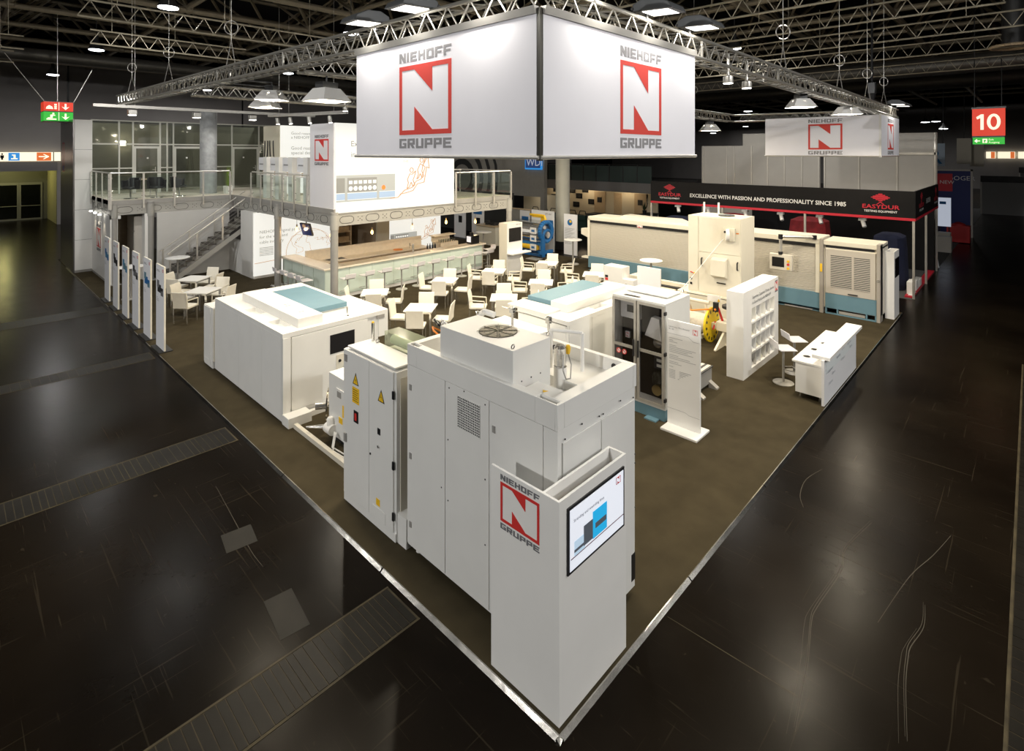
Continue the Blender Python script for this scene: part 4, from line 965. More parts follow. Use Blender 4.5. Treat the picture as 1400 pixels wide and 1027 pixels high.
# ================================================================== TOTEM ROW
IM = (dark, dblue, grey, blue, dark, mat('picture_blue', (.08, .25, .42), .5))
for i, y in enumerate((13.04, 14.34, 15.63, 16.94, 18.26, 19.6)):
    nm = ('nearest the white machine', 'second from the white machine', 'third from the white machine', 'fourth from the white machine', 'fifth from the white machine', 'nearest the steel block')[i]
    t = thing('info_totem', 'tall narrow white info totem %s' % nm, 'totem', (.2, y, CZ), 'row of narrow info totems')
    part('panel', B(.17, .205, y - .34, y + .4, CZ + .03, 2.14), board, t); part('panel_edge', B(.168, .207, y - .345, y - .34, CZ + .03, 2.145).box(.168, .207, y - .34, y + .4, 2.14, 2.147), leather, t)
    part('foot_plate', B(.06, .36, y - .36, y + .42, CZ, CZ + .025), dark, t)
    mb = MB(); flat(mb, (.17, y + .34, 1.9), UYn, Z, [(0, .1, .25, .115), (0, .07, .3, .085), (0, -.6, .1, -.59), (0, -.64, .2, -.63), (0, -.68, .22, -.67)], t=.001); part('print_lines', mb, txtg, t, kind='stuff')
    mb = MB(); q = (.17, y + .3, 1.45); flat(mb, q, UYn, Z, [(.04, .0, .36, .2), (.36, .05, .55, .14)], t=.001); part('print_picture', mb, IM[i], t)
    mb = MB(); flat(mb, q, UYn, Z, [(.0, .12, .2, .3), (.34, -.06, .56, .06)], t=.002); part('print_picture', mb, IM[(i + 2) % 6], t)
    mb = MB(); nshape(mb, Vector((.17, y - .2, 2.0)), UYn, Z, .09, .07); part('print_emblem', mb, red, t)

# ================================================================== FRONT KIOSK
t = thing('corner_kiosk', 'white corner kiosk with logo and video screen at stand tip', 'kiosk', (.1, .1, 0))
part('front_panel', B(.09, 1.16, .085, .11, CZ, 1.97), white, t); part('side_panel', B(.09, .115, .11, .93, CZ, 1.97), white, t)
part('back_panel', B(.115, 1.16, .265, .29, CZ, 1.97), white, t); part('end_panel', B(1.135, 1.16, .11, .265, CZ, 1.97), white, t)
part('inner_shelf', B(.115, 1.135, .11, .265, 1.5, 1.52), wood, t)
logo(t, (.09, .80, 1.49), UYn, .49, .37)
fo = Vector((.2, .085, 1.285))
part('screen_frame', B(.195, 1.105, .07, .085, 1.28, 1.87), black, t)
sc = part('screen', B(.22, 1.08, .066, .07, 1.305, 1.845), screenon, t)
mb = MB(); flat(mb, (.22, .066, 1.305), UX, Z, [(.34, .12, .57, .37)], t=.0008); part('screen_picture', mb, scyan, t)
mb = MB(); flat(mb, (.22, .066, 1.305), UX, Z, [(.06, .10, .22, .24)], t=.0008); part('screen_picture', mb, mat('screen_pale_blue', (.4, .5, .6), .3, em=(.45, .6, .75), es=.6), t)
mb = MB(); flat(mb, (.22, .066, 1.305), UX, Z, [(.2, .13, .34, .31), (.38, .2, .56, .25), (.06, .14, .2, .165)], t=.0012); part('screen_picture', mb, mat('screen_dark_grey', (.08, .09, .1), .3, em=(.07, .08, .1), es=.5), t)
mb = MB(); flat(mb, (.22, .066, 1.305), UX, Z, [(.01, .1, .86, .108)], t=.0016); part('screen_line', mb, mat('screen_brown', (.15, .03, .02), .4), t)
text('screen_text', 'Stranding and rewinding lines', (.27, .066, 1.72), UX, .028, grey, t)
mb = MB(); nshape(mb, Vector((.95, .066, 1.755)), UX, Z, .075, .065); part('screen_emblem', mb, red, t)

# ================================================================== BIG WHITE MACHINE BEHIND KIOSK
t = thing('tall_machine', 'tall white machine with fan box on top behind the kiosk', 'machine', (.4, .4, 0))
X0, X1, Y0, Y1, ZT = .42, 1.83, .37, 2.78, 2.61
part('body', B(X0 + .012, X1 - .012, Y0 + .012, Y1, .10, 2.36), machw, t)
part('top_rim', B(X0 - .004, X0 + .10, Y0 - .004, Y0 + .03, 2.36, ZT).box(X0 - .004, X0 + .10, Y0 + .28, Y1 - .2, 2.36, ZT).box(X0 - .004, X0 + .10, Y1 - .03, Y1, 2.36, ZT).box(X0 - .004, X0 + .015, Y0 + .03, Y0 + .28, 2.36, ZT).box(X0 + .085, X0 + .10, Y0 + .03, Y0 + .28, 2.36, ZT).box(X0 - .004, X0 + .015, Y1 - .2, Y1 - .03, 2.36, ZT).box(X0 + .085, X0 + .10, Y1 - .2, Y1 - .03, 2.36, ZT).box(X1 - .07, X1, Y0 - .004, Y1, 2.36, ZT).box(X0 + .1, X1 - .07, Y0 - .004, Y0 + .14, 2.36, ZT).box(X0 + .1, X1 - .07, Y1 - .1, Y1, 2.36, ZT), machw, t, .004)
part('lifting_pocket', B(X0 + .015, X0 + .085, Y0 + .03, Y0 + .28, 2.36, 2.46), machw, t); part('lifting_pocket', B(X0 + .015, X0 + .085, Y1 - .2, Y1 - .03, 2.36, 2.46), machw, t)
for a, b in ((2.04, 2.775), (1.305, 2.03), (.55, 1.295)):
    d = part('door', B(X0 - .004, X0 + .012, a, b, .13, 2.357), machw, t, .002)
    if b != 2.03:
        for z in (2.05, 1.2, .35): part('latch', B(X0 - .014, X0 - .004, b - .09, b - .05, z, z + .07), steelg, d)
part('corner_trim', B(X0 - .004, X0 + .012, Y0 - .004, .54, .13, 2.357), machw, t)
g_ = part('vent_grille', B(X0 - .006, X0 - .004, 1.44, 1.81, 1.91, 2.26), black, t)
mb = MB()
for i in range(14): y = 1.44 + i * .37 / 13; mb.box(X0 - .009, X0 - .006, y - .004, y + .004, 1.91, 2.26)
for i in range(14): z = 1.91 + i * .35 / 13; mb.box(X0 - .0095, X0 - .006, 1.436, 1.814, z - .004, z + .004)
part('grille_bars', mb, machw, g_)
for a, b in ((.50, 1.13), (1.145, 1.78)): part('end_panel', B(a, b, Y0 - .004, Y0 + .012, .18, 2.22), machw, t, .002)
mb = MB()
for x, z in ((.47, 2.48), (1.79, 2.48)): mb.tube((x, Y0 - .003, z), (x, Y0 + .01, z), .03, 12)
part('painted_lifting_hole', mb, black, t)  # solid black discs paint the dark inside of the holes
mb = MB()
for x, z in ((.53, 2.25), (1.1, 2.27), (1.17, 2.27), (1.76, 2.25), (1.8, 1.6), (1.8, 1.5), (1.8, 1.0), (.8, 2.3), (1.5, 2.3)): mb.tube((x, Y0 - .008, z), (x, Y0, z), .009, 6)
for y, z in ((1.96, 2.3), (1.7, 2.34), (1.36, 2.3), (1.98, 1.0), (1.36, .8), (1.36, 1.5), (1.98, 1.7), (2.1, 1.1), (.6, 1.5)): mb.tube((X0 - .008, y, z), (X0, y, z), .009, 6)
part('screw', mb, dark, t)
for x in (X0 + .1, X1 - .1):
    for y in (Y0 + .12, Y1 - .12): part('foot', MB().tube((x, y, CZ), (x, y, .11), .045, 10), white, t)
part('cable_port', B(1.72, 1.8, Y0 - .006, Y0, .2, .5), black, t)
# well inside the rim
part('well_step', B(1.2, X1 - .07, Y0 + .14, 1.9, 2.36, 2.46), machw, t); part('well_lid', B(.53, .80, .54, .94, 2.36, 2.56), machw, t, .004)
mb = MB(); mb.prism([(.62, .72, 2.562), (.68, .70, 2.562), (.66, .76, 2.562)], (0, 0, .002)); part('warning_label', mb, yellow, t)
part('red_plug', MB().lathe((.56, .965, 2.45), [(.03, 0), (.03, .06)], 10).lathe((.62, .965, 2.46), [(.03, 0), (.03, .06)], 10), mat('plug_pink', (.7, .12, .2), .5), t)
part('painted_side_hole', MB().tube((X1 - .075, .62, 2.53), (X1 - .06, .62, 2.53), .035, 12).tube((X1 - .075, 1.5, 2.53), (X1 - .06, 1.5, 2.53), .035, 12), black, t)  # hole darkness painted as black discs on the rim
f_ = part('fan_box', B(.47, 1.07, 1.0, 2.19, 2.36, 2.95), machw, t, .004)
fc = (.80, 1.55, 2.951)
part('fan_recess', MB().lathe(fc, [(.225, 0), (.225, .002)], 32), mat('fan_dark', (.03, .028, .022), .6), f_)
mb = MB()
for i in range(8): a = i * math.pi / 4 + .2; mb.prism([(fc[0] + .03 * math.cos(a), fc[1] + .03 * math.sin(a), 2.954), (fc[0] + .215 * math.cos(a), fc[1] + .215 * math.sin(a), 2.954), (fc[0] + .215 * math.cos(a + .5), fc[1] + .215 * math.sin(a + .5), 2.954)], (0, 0, .002))
part('fan_blade', mb, mat('fan_blade', (.12, .11, .08), .4, .5), f_)
mb = MB()
for R in (.06, .115, .17, .225): mb.ring((fc[0], fc[1], 2.962), R, .0018, n=30, m=4)
for i in range(8): a = i * math.pi / 4; mb.tube((fc[0], fc[1], 2.963), (fc[0] + .245 * math.cos(a), fc[1] + .245 * math.sin(a), 2.957), .0035, 4)
part('fan_guard', mb, mat('guard_wire', (.16, .15, .11), .5, .3), f_)
for x, y in ((.49, 1.02), (.49, 2.17), (1.05, 1.02), (1.05, 2.17)): part('lifting_eye', MB().ring((x, y, 2.985), .022, .007, (0, 1, 0), 12), chrome, f_)
mb = MB()
for y in (1.1, 1.35, 1.6, 1.85, 2.1): mb.tube((.46, y, 2.6), (.472, y, 2.6), .008, 6)
for x in (.6, .75, .9): mb.tube((x, .995, 2.6), (x, 1.002, 2.6), .008, 6)
part('fan_box_screw', mb, dark, f_)
p_ = part('pump_body', MB().lathe((1.22, .98, 2.36), [(.075, 0), (.075, .23), (.06, .14)], 16), white, t); part('pump_motor', MB().lathe((1.22, .98, 2.6), [(.06, 0), (.07, .02), (.07, .2), (.045, .23)], 16), chrome, p_)
part('pump_valve', MB().lathe((1.30, .93, 2.72), [(.02, 0), (.03, .06), (.02, .1)], 8), yellow, p_); part('pump_hose', MB().path([(1.18, .9, 2.75), (1.12, .86, 2.6), (1.15, .84, 2.5), (1.24, .85, 2.48), (1.32, .9, 2.6), (1.3, .94, 2.75)], .008), steelg, p_)
part('pipe_frame', MB().path([(1.26, 1.15, 2.52), (1.26, 1.15, 2.95), (1.42, .82, 2.95), (1.42, .82, 2.52)], .022, 8), white, t)
part('hose', MB().path([(1.15, 2.74, 2.5), (1.05, 2.95, 2.66), (1.08, 3.08, 2.70), (1.2, 3.1, 2.6), (1.25, 2.95, 2.4), (1.25, 2.78, 2.3)], .018).path([(1.2, 2.78, 2.42), (1.16, 2.98, 2.62), (1.25, 3.06, 2.6), (1.3, 2.78, 2.4)], .03), black, t); part('hose', MB().path([(1.0, 2.74, 2.5), (.97, 2.96, 2.6), (1.05, 3.08, 2.6), (1.18, 3.02, 2.52), (1.22, 2.78, 2.45)], .012), orange, t); part('hose', MB().path([(1.1, 2.76, 2.55), (1.1, 2.95, 2.72), (1.2, 3.0, 2.66), (1.24, 2.78, 2.5)], .012), white, t)
part('white_cap', MB().path([(1.22, 2.3, 2.5), (1.22, 2.3, 2.9), (1.2, 2.2, 2.96), (1.24, 2.06, 2.94)], .04, 8), white, t)
part('guide_rod', MB().tube((1.42, 2.1, 3.0), (1.36, 1.0, 3.0), .008), chrome, t)
for y in (1.9, 1.3): part('rod_post', MB().tube((1.40, y, 2.5), (1.40, y, 3.02), .016, 8), chrome, t); part('rod_clamp', B(1.37, 1.43, y - .03, y + .03, 2.96, 3.04), chrome, t, .008)

# ================================================================== ELECTRIC CABINET NEXT TO IT
t = thing('electrical_cabinet', 'white electrical cabinet with yellow high voltage warning signs', 'cabinet', (.4, 3, 0))
part('body', B(.395, .80, 2.98, 4.27, .06, 2.19), machw, t, .004); part('plinth', B(.41, .78, 2.79, 4.25, CZ, .06).box(.41, .78, 2.79, 2.98, .06, .4), machw, t)
d1 = part('door', B(.375, .395, 3.03, 3.60, .14, 2.185), machw, t, .003); d2 = part('door', B(.375, .395, 3.606, 4.27, .14, 2.185), machw, t, .003)
part('base_cover', B(.38, .395, 2.98, 4.27, .03, .135), machw, t)
part('roof_plate', B(.41, .79, 3.03, 4.22, 2.21, 2.235), machw, t, .004); part('roof_gap', B(.46, .74, 3.08, 4.17, 2.19, 2.21), machw, t)
def tri(parent, y, z, s=.16):
    mb = MB(); flat(mb, (.375, y, z), UYn, Z, polys=[((0, 0), (s, 0), (s / 2, s * 1.05))], t=.0015); part('warning_triangle', mb, black, parent)
    mb = MB(); flat(mb, (.3735, y, z), UYn, Z, polys=[((s * .14, s * .08), (s * .86, s * .08), (s / 2, s * .86))], t=.0015); part('warning_triangle_field', mb, yellow, parent)
    mb = MB(); flat(mb, (.372, y, z), UYn, Z, polys=[((s * .5, s * .7), (s * .42, s * .36), (s * .56, s * .4), (s * .5, s * .14), (s * .6, s * .46), (s * .48, s * .42))], t=.0015); part('flash_symbol', mb, black, parent)
tri(d2, 4.02, 1.76); tri(d1, 3.38, 1.72)
mb = MB(); flat(mb, (.375, 4.03, 1.5), UYn, Z, [(0, 0, .18, .22)], t=.0015); part('yellow_notice', mb, yellow, d2)
mb = MB(); flat(mb, (.3733, 4.02, 1.5), UYn, Z, [(0, .03 + k * .03, .15 - .02 * (k % 2), .038 + k * .03) for k in range(6)], t=.001); part('notice_print', mb, dark, d2)
part('power_switch', B(.365, .375, 3.87, 3.98, 1.24, 1.4), black, d2); mb = MB(); flat(mb, (.365, 3.95, 1.27), UYn, Z, [(0, 0, .05, .1)]); part('switch_knob', mb, red, d2)
part('door_handle', B(.355, .375, 4.18, 4.24, .88, 1.0), steelg, d2); part('latch', B(.365, .375, 4.17, 4.24, 2.02, 2.12), steelg, d2)
part('meter', B(.367, .375, 3.32, 3.38, 1.28, 1.36), black, d1); part('key_switch', MB().tube((.36, 3.36, 1.12), (.375, 3.36, 1.12), .02, 10), chrome, d1); part('lock', MB().tube((.365, 3.56, .95), (.375, 3.56, .95), .014, 8), black, d1)
part('small_label', B(.372, .375, 3.33, 3.42, .33, .42), yellow, d1); part('inset_panel', B(.37, .375, 3.2, 3.5, -.0 + .15, .3), machw, d1)
for z in (1.85, .95, .3): part('hinge', B(.36, .378, 3.0, 3.035, z, z + .1), black, t)
part('side_frame', B(.45, .78, 2.965, 2.98, .2, 2.1), machb, t)
part('roof_mast', MB().tube((.76, 4.12, 2.23), (.76, 4.12, 2.5), .022, 10), chrome, t); part('mast_tip', MB().lathe((.76, 4.12, 2.5), [(.022, 0), (.015, .02)], 10), yellow, t)
for y in (4.0, 3.2): part('lifting_eye', MB().ring((.76, y, 2.26), .025, .008, (0, 1, 0), 12), chrome, t)
t = thing('acrylic_cover', 'green tinted acrylic cover box beside the electrical cabinet roof', 'cover', (1.1, 3.5, 0))
part('acrylic_shell', B(.83, 1.08, 2.84, 3.92, 2.16, 2.41), greenacr, t); part('shell_frame', B(.83, 1.08, 2.84, 3.92, 2.12, 2.16), alu, t); part('frame_foot', B(.85, 1.06, 2.86, 3.9, CZ, 2.12), machw, t); part('yellow_label', B(.9, .95, 3.0, 3.1, 2.411, 2.413), yellow, t); part('roller', MB().tube((.96, 2.88, 2.27), (.96, 3.88, 2.27), .07, 12), mat('roller_green', (.34, .42, .24), .5), t)

# small box machine with disc and motor between the two
t = thing('take_up_unit', 'small white control unit with yellow notices and steel disc', 'machine', (1.05, 5.6, 0))
part('body', B(1.05, 1.6, 4.6, 6.0, .12, 1.17), machw, t, .006); part('control_panel', B(1.035, 1.05, 5.05, 5.72, .42, .98), machw, t, .003)
for y, z, a, b in ((5.5, .55, .22, .2), (5.62, .42, .12, .1)): part('yellow_notice', B(1.03, 1.036, y - a, y, z, z + b), yellow, t)
part('panel_tag', B(1.03, 1.036, 5.55, 5.68, .84, .94), steelg, t); part('panel_handle', B(1.02, 1.036, 5.1, 5.14, .5, .66), black, t)
part('motor', MB().tube((1.0, 5.95, .25), (1.0, 5.75, .25), .09, 14).lathe((1.0, 5.85, .30), [(.06, 0), (.06, .12), (.04, .15)], 14), white, t); part('foot', B(1.1, 1.55, 4.7, 5.9, CZ, .12), dark, t)
part('cable', MB().path([(1.0, 5.7, .25), (.9, 5.6, .06), (.95, 5.3, .04), (1.1, 5.1, .05)], .012).path([(1.0, 5.66, .25), (.86, 5.5, .05), (.9, 5.2, .04)], .012), white, t)
part('disc', MB().tube((1.19, 6.307, .44), (1.21, 6.293, .44), .30, 36), mat('polished_disc', (.6, .55, .46), .18, 1), t); part('disc_hub', MB().tube((1.3, 6.23, .44), (1.02, 6.43, .44), .06, 14), chrome, t); part('guide_arm', MB().tube((1.06, 6.02, .2), (.78, 6.30, .2), .05, 10, .012), chrome, t)
t = single('floor_rail', B(.76, .83, 3.3, 6.75, CZ, .10), machb, 'pale beam lying on carpet between the two white machines', 'rail')

# ================================================================== LOW MACHINES WITH BLUE LIDS
def low_machine(name, label, x0, x1, y0, y1, h):
    return thing(name, label, 'machine', (x0, y0, 0))
t = low_machine('enclosed_machine', 'low wide white machine with pale blue lid near the totems', .7, 2.7, 7.05, 10.7, 1.66)
for a, b in ((7.07, 8.0), (8.006, 9.2), (9.206, 10.66)): part('side_panel', B(.69, .71, a, b, .05, 1.578), machw, t, .003)
part('body', B(.71, 2.72, 7.08, 10.66, .03, 1.58), machw, t); part('roof', B(.69, .80, 7.05, 10.66, 1.58, 1.665).box(1.03, 2.72, 7.05, 10.66, 1.58, 1.665).box(.80, 1.03, 7.05, 7.45, 1.58, 1.665).box(.80, 1.03, 8.0, 8.65, 1.58, 1.665).box(.80, 1.03, 9.2, 10.66, 1.58, 1.665), machw, t)
d = part('front_door', B(.86, 2.45, 7.045, 7.08, .2, 1.565), machw, t, .004); part('door_gap', B(.83, .86, 7.077, 7.081, .2, 1.56), machw, t); part('corner_post', B(.69, .83, 7.03, 7.08, .03, 1.578), machw, t)
part('window', B(1.62, 2.15, 7.038, 7.045, 1.05, 1.42), black, d); part('key_box', B(1.75, 1.97, 7.035, 7.045, .72, 1.0), machb, d); part('key', MB().tube((1.82, 7.02, .88), (1.82, 7.04, .88), .03, 10), black, d); part('valve', B(1.8, 2.0, 6.9, 7.04, .55, .7).lathe((1.95, 6.95, .7), [(.05, 0), (.05, .08)], 10), blue, t); part('latch', B(2.2, 2.23, 7.03, 7.045, .8, .95), black, d)
part('door_sill', B(.68, 1.12, 6.78, 7.04, CZ, .2), machw, t, .004); part('low_sill', B(1.12, 2.4, 6.95, 7.04, CZ, .12), machw, t)
part('overhang_box', B(2.722, 2.95, 7.06, 8.7, 1.12, 1.665), machw, t, .004); part('type_plate', B(2.68, 2.86, 7.05, 7.06, 1.5, 1.58), steelg, t); part('side_handle', MB().path([(2.5, 7.0, .8), (2.5, 6.94, .82), (2.5, 6.94, 1.0), (2.5, 7.0, 1.02)], .015), white, t)
part('hood', B(1.05, 1.55, 7.2, 10.0, 1.665, 1.84), machw, t, .006); part('blue_lid', B(1.56, 2.38, 7.75, 9.75, 1.70, 1.80), blue, t, .006); part('lid_rim', B(1.6, 2.34, 7.79, 9.71, 1.665, 1.70), machw, t)
for y in (7.45, 8.65): part('roof_recess', B(.80, 1.03, y, y + .55, 1.58, 1.584), machw, t)
for y in (7.6, 8.2, 8.32): part('hood_slot', B(1.25, 1.36, y, y + .025, 1.84, 1.842), black, t)
part('roof_mast', MB().lathe((2.1, 7.25, 1.665), [(.045, 0), (.02, .02), (.02, .17), (.018, .18)], 10), chrome, t)
part('annex', B(.66, 1.6, 10.72, 11.3, .03, 1.42), machw, t, .004); part('annex_door', B(.645, .66, 10.86, 11.28, .08, 1.40), machw, t); part('annex_gap', B(.67, .9, 10.66, 10.72, .2, 1.40), machb, t); part('annex_cap', MB().ring((.9, 11.05, 1.425), .04, .006, n=14), steelg, t); part('annex_plate', B(.64, .646, 10.95, 11.25, .12, .2), machw, t)
t = low_machine('enclosed_machine', 'low white machine with pale blue lid behind the fan box', 4.9, 7.3, 3.72, 5.1, 1.66)
part('body', B(4.92, 8.3, 3.74, 5.1, .05, 1.58), machw, t); part('roof', B(4.9, 6.0, 3.72, 5.1, 1.58, 1.665).box(6.45, 8.3, 3.72, 5.1, 1.58, 1.665).box(6.0, 6.45, 3.72, 3.84, 1.58, 1.665).box(6.0, 6.45, 4.06, 5.1, 1.58, 1.665), machw, t)
for a, b in ((4.94, 5.7), (5.706, 6.9), (6.906, 8.28)): part('side_panel', B(a, b, 3.725, 3.745, .08, 1.578), machw, t, .003)
part('hood', B(5.35, 7.6, 4.10, 4.55, 1.665, 1.84), machw, t, .006); part('blue_lid', B(5.45, 7.5, 4.56, 5.3, 1.70, 1.80), blue, t, .006); part('lid_rim', B(5.49, 7.46, 4.60, 5.26, 1.665, 1.70), machw, t); part('side_tray', B(4.9, 5.43, 4.3, 5.4, 1.665, 1.71), machw, t, .004); part('roof_recess', B(6.0, 6.45, 3.84, 4.06, 1.58, 1.584), machw, t)
part('low_box', B(4.45, 4.92, 4.15, 5.5, .05, 1.42), machw, t, .004); part('front_gap', B(4.905, 4.92, 3.80, 4.12, .1, 1.57), machw, t); part('feet', B(5, 8.2, 3.9, 5, CZ, .05), dark, t)

# ================================================================== GLASS DOOR CABINET, INFO PANEL
t = thing('testing_cabinet', 'tall grey instrument cabinet with dark glass doors on blue base', 'cabinet', (5.6, 2.0, 0))
cx, cy0, cy1 = 5.58, 2.01, 3.15
part('blue_base', B(cx + .02, 6.58, cy0 + .02, cy1 - .02, CZ, .24), blue, t, .004)
for y in (cy0 + .25, cy1 - .25): part('base_foot', B(cx - .12, cx + .1, y - .12, y + .12, CZ, .045), blue, t)
part('back_wall', B(6.54, 6.58, cy0, cy1, .24, 2.16), cabg, t); part('roof', B(cx, 6.58, cy0, cy1, 2.16, 2.2), cabg, t, .006); part('floor_plate', B(cx, 6.54, cy0, cy1, .24, .28), cabg, t)
for y, m_ in ((cy0, cabg), (cy1 - .03, cabg)): part('side_wall', B(cx + .02, 6.54, y, y + .03, .28, 2.16), m_, t)
part('mounting_plate', B(5.9, 5.93, cy0 + .03, cy1 - .03, .28, 2.16), mat('plate_dark_brown', (.012, .008, .006), .6, spec=.2), t)
part('roof_hatch', B(5.95, 6.5, cy0 + .15, cy1 - .1, 2.215, 2.24), cabg, t, .003); part('roof_slot', B(5.65, 5.75, 2.6, 2.95, 2.2, 2.202), black, t)
ym = 2.60
for a, b in ((cy0 + .01, ym - .01), (ym + .01, cy1 - .01)):
    d = part('door_frame', B(cx - .02, cx + .02, a, a + .05, .28, 2.16).box(cx - .02, cx + .02, b - .05, b, .28, 2.16).box(cx - .02, cx + .02, a + .05, b - .05, 2.11, 2.16).box(cx - .02, cx + .02, a + .05, b - .05, .28, .33).box(cx - .02, cx + .02, a + .05, b - .05, 1.22, 1.27), alu, t)
    part('door_pane', B(cx - .003, cx + .003, a + .05, b - .05, 1.27, 2.11), gdoor, d); part('door_pane', B(cx - .003, cx + .003, a + .05, b - .05, .33, 1.22), gdoor, d)
for y in (ym - .05, ym + .05): part('door_handle', MB().tube((cx - .05, y, 1.1), (cx - .05, y, 1.42), .016), black, t)
for z in (.4, 1.25, 2.0): part('hinge', B(cx - .04, cx + .03, cy0 - .02, cy0 + .01, z, z + .06), black, t)
part('control_unit', B(5.8, 5.9, 2.68, 3.1, 1.72, 2.08), white, t); part('unit_display', B(5.79, 5.8, 2.8, 2.95, 1.84, 1.98), screen, t); part('unit_red_tag', B(5.79, 5.8, 2.7, 2.76, 1.76, 1.79).box(5.79, 5.8, 2.7, 2.76, 2.02, 2.05), red, t)
part('module_row', B(5.85, 5.9, 2.68, 2.84, 1.35, 1.7), mat('module_dark', (.03, .03, .04), .4), t)
for k in range(5): part('module_label', B(5.84, 5.85, 2.7, 2.82, 1.38 + k * .065, 1.41 + k * .065), white, t)
part('emblem_plate', B(5.86, 5.9, 2.93, 3.03, 1.3, 1.42), white, t); mb = MB(); nshape(mb, Vector((5.858, 3.02, 1.32)), UYn, Z, .08, .08); part('emblem', mb, red, t)
part('white_funnel', MB().add([(5.7, 2.5, 1.5), (5.7, 2.15, 1.45), (5.7, 2.2, 1.85), (5.7, 2.36, 1.87), (5.85, 2.5, 1.5), (5.85, 2.15, 1.45), (5.85, 2.2, 1.85), (5.85, 2.36, 1.87)], [(0, 1, 2, 3), (7, 6, 5, 4), (0, 4, 5, 1), (1, 5, 6, 2), (2, 6, 7, 3), (3, 7, 4, 0)]), white, t)
part('pulley', MB().tube((5.82, 2.3, 1.36), (5.9, 2.3, 1.36), .09, 18), chrome, t); part('pulley', MB().tube((5.82, 2.32, .45), (5.9, 2.32, .45), .1, 18), mat('brass', (.6, .45, .2), .3, 1), t); part('glass_dome', MB().lathe((5.8, 2.3, .62), [(.1, 0), (.1, .15), (.05, .2)], 14), acryl, t); part('meter_box', B(5.8, 5.9, 2.15, 2.36, .88, 1.12), MATS['module_dark'], t); part('meter_label', B(5.79, 5.8, 2.2, 2.3, .92, .97).box(5.79, 5.8, 2.2, 2.3, 1.02, 1.07), white, t)
mb = MB()
for y in (3.0, 2.87): mb.tube((cx - .01, y, 1.12), (cx - .004, y, 1.12), .05, 16)
part('prohibition_sign', mb, white, t); mb = MB()
for y in (3.0, 2.87): mb.ring((cx - .012, y, 1.12), .045, .008, (1, 0, 0), 18); mb.tube((cx - .012, y - .03, 1.09), (cx - .012, y + .03, 1.15), .006)
part('prohibition_ring', mb, red, t); part('side_switch', B(5.7, 5.76, cy0 - .03, cy0, 1.1, 1.25), black, t); part('roof_knob', MB().tube((6.5, 2.12, 2.24), (6.5, 2.12, 2.29), .02), chrome, t)

t = thing('information_board', 'white info panel on a flat foot beside the instrument cabinet', 'sign', (5.56, 1.7, 0))
part('foot', B(5.31, 5.83, 1.28, 1.965, CZ, .06), white, t, .004); part('panel', B(5.57, 5.61, 1.34, 1.96, .06, 1.95), mat('panel_white', (.79, .79, .79), .5), t)
pf = Vector((5.57, 1.965, 0))
text('print_headline', 'Laboratory Wire Annealer', (5.57, 1.93, 1.82), UYn, .026, grey, t); text('print_headline', 'RI 120', (5.57, 1.93, 1.775), UYn, .026, grey, t)
mb = MB(); nshape(mb, Vector((5.57, 1.47, 1.77)), UYn, Z, .09, .09); part('print_emblem', mb, red, t)
mb = MB(); flat(mb, pf, UYn, Z, [(.005, 1.70, .42, 1.706), (.5, 1.64, .62, 1.646), (.005, .34, .35, .346), (.42, .31, .62, .316)], [((.42, 1.70), (.5, 1.64), (.5, 1.646), (.42, 1.706)), ((.35, .34), (.42, .31), (.42, .316), (.35, .346))], t=.001)
for k, (a, b, z) in enumerate(((.04, .3, 1.62), (.04, .12, 1.58), (.04, .2, 1.55), (.04, .18, 1.49), (.04, .55, 1.46), (.04, .48, 1.43), (.04, .40, 1.40), (.04, .5, 1.37), (.04, .22, 1.31), (.04, .44, 1.28), (.04, .55, 1.25), (.04, .22, 1.19), (.04, .28, 1.16), (.04, .12, 1.10))): flat(mb, pf, UYn, Z, [(a, z, b, z + .009)], t=.001)
for k in range(6): flat(mb, pf, UYn, Z, [(.04, 1.04 - k * .028, .16, 1.05 - k * .028), (.24, 1.04 - k * .028, .46 - .05 * k, 1.05 - k * .028)], t=.001)
part('print_lines', mb, mat('print_light_grey', (.40, .41, .43), .6), t, kind='stuff')
t = thing('payoff_pedestal', 'low steel pedestal with striped top beside the info panel', 'pedestal', (7.4, 2.3, 0))
part('box', B(6.9, 7.75, 2.08, 2.6, .1, .42), steelg, t); part('top_plate', B(6.88, 7.77, 2.06, 2.62, .42, .44), dark, t)
for k in range(4): part('top_strip', B(6.9, 7.75, 2.10 + k * .13, 2.17 + k * .13, .44, .446), machb, t)
for x in (7.0, 7.65): part('foot_bracket', MB().prism([(x - .06, 2.08, CZ), (x - .06, 1.9, CZ), (x - .06, 1.9, .05), (x - .06, 2.08, .16)], (.12, 0, 0)), alu, t)

# ================================================================== CATALOGUE WALL
t = thing('catalogue_wall', 'thick white catalogue wall with lit pigeonholes', 'shelf', (8.45, 1.7, 0))
hx0, hx1, hz0, hz1 = 8.93, 10.42, .16, 1.5
wx0, wx1, wy0, wy1, wz = 8.45, 10.7, 1.68, 2.05, 1.93
part('carcass', B(wx0, hx0, wy0, wy1, CZ, wz).box(hx1, wx1, wy0, wy1, CZ, wz).box(hx0, hx1, wy0, wy1, hz1, wz).box(hx0, hx1, wy0, wy1, CZ, hz0).box(hx0, hx1, wy1 - .03, wy1, hz0, hz1), white, t)
cw, chh = (hx1 - hx0) / 5, (hz1 - hz0) / 4
for i in range(1, 5): part('divider', B(hx0 + i * cw - .012, hx0 + i * cw + .012, wy0 + .01, wy1 - .03, hz0, hz1), white, t)
for j in range(1, 4):
    for i in range(5): part('shelf_board', B(hx0 + i * cw + .012, hx0 + (i + 1) * cw - .012, wy0, wy1 - .03, hz0 + j * chh - .02, hz0 + j * chh + .02), white, t)
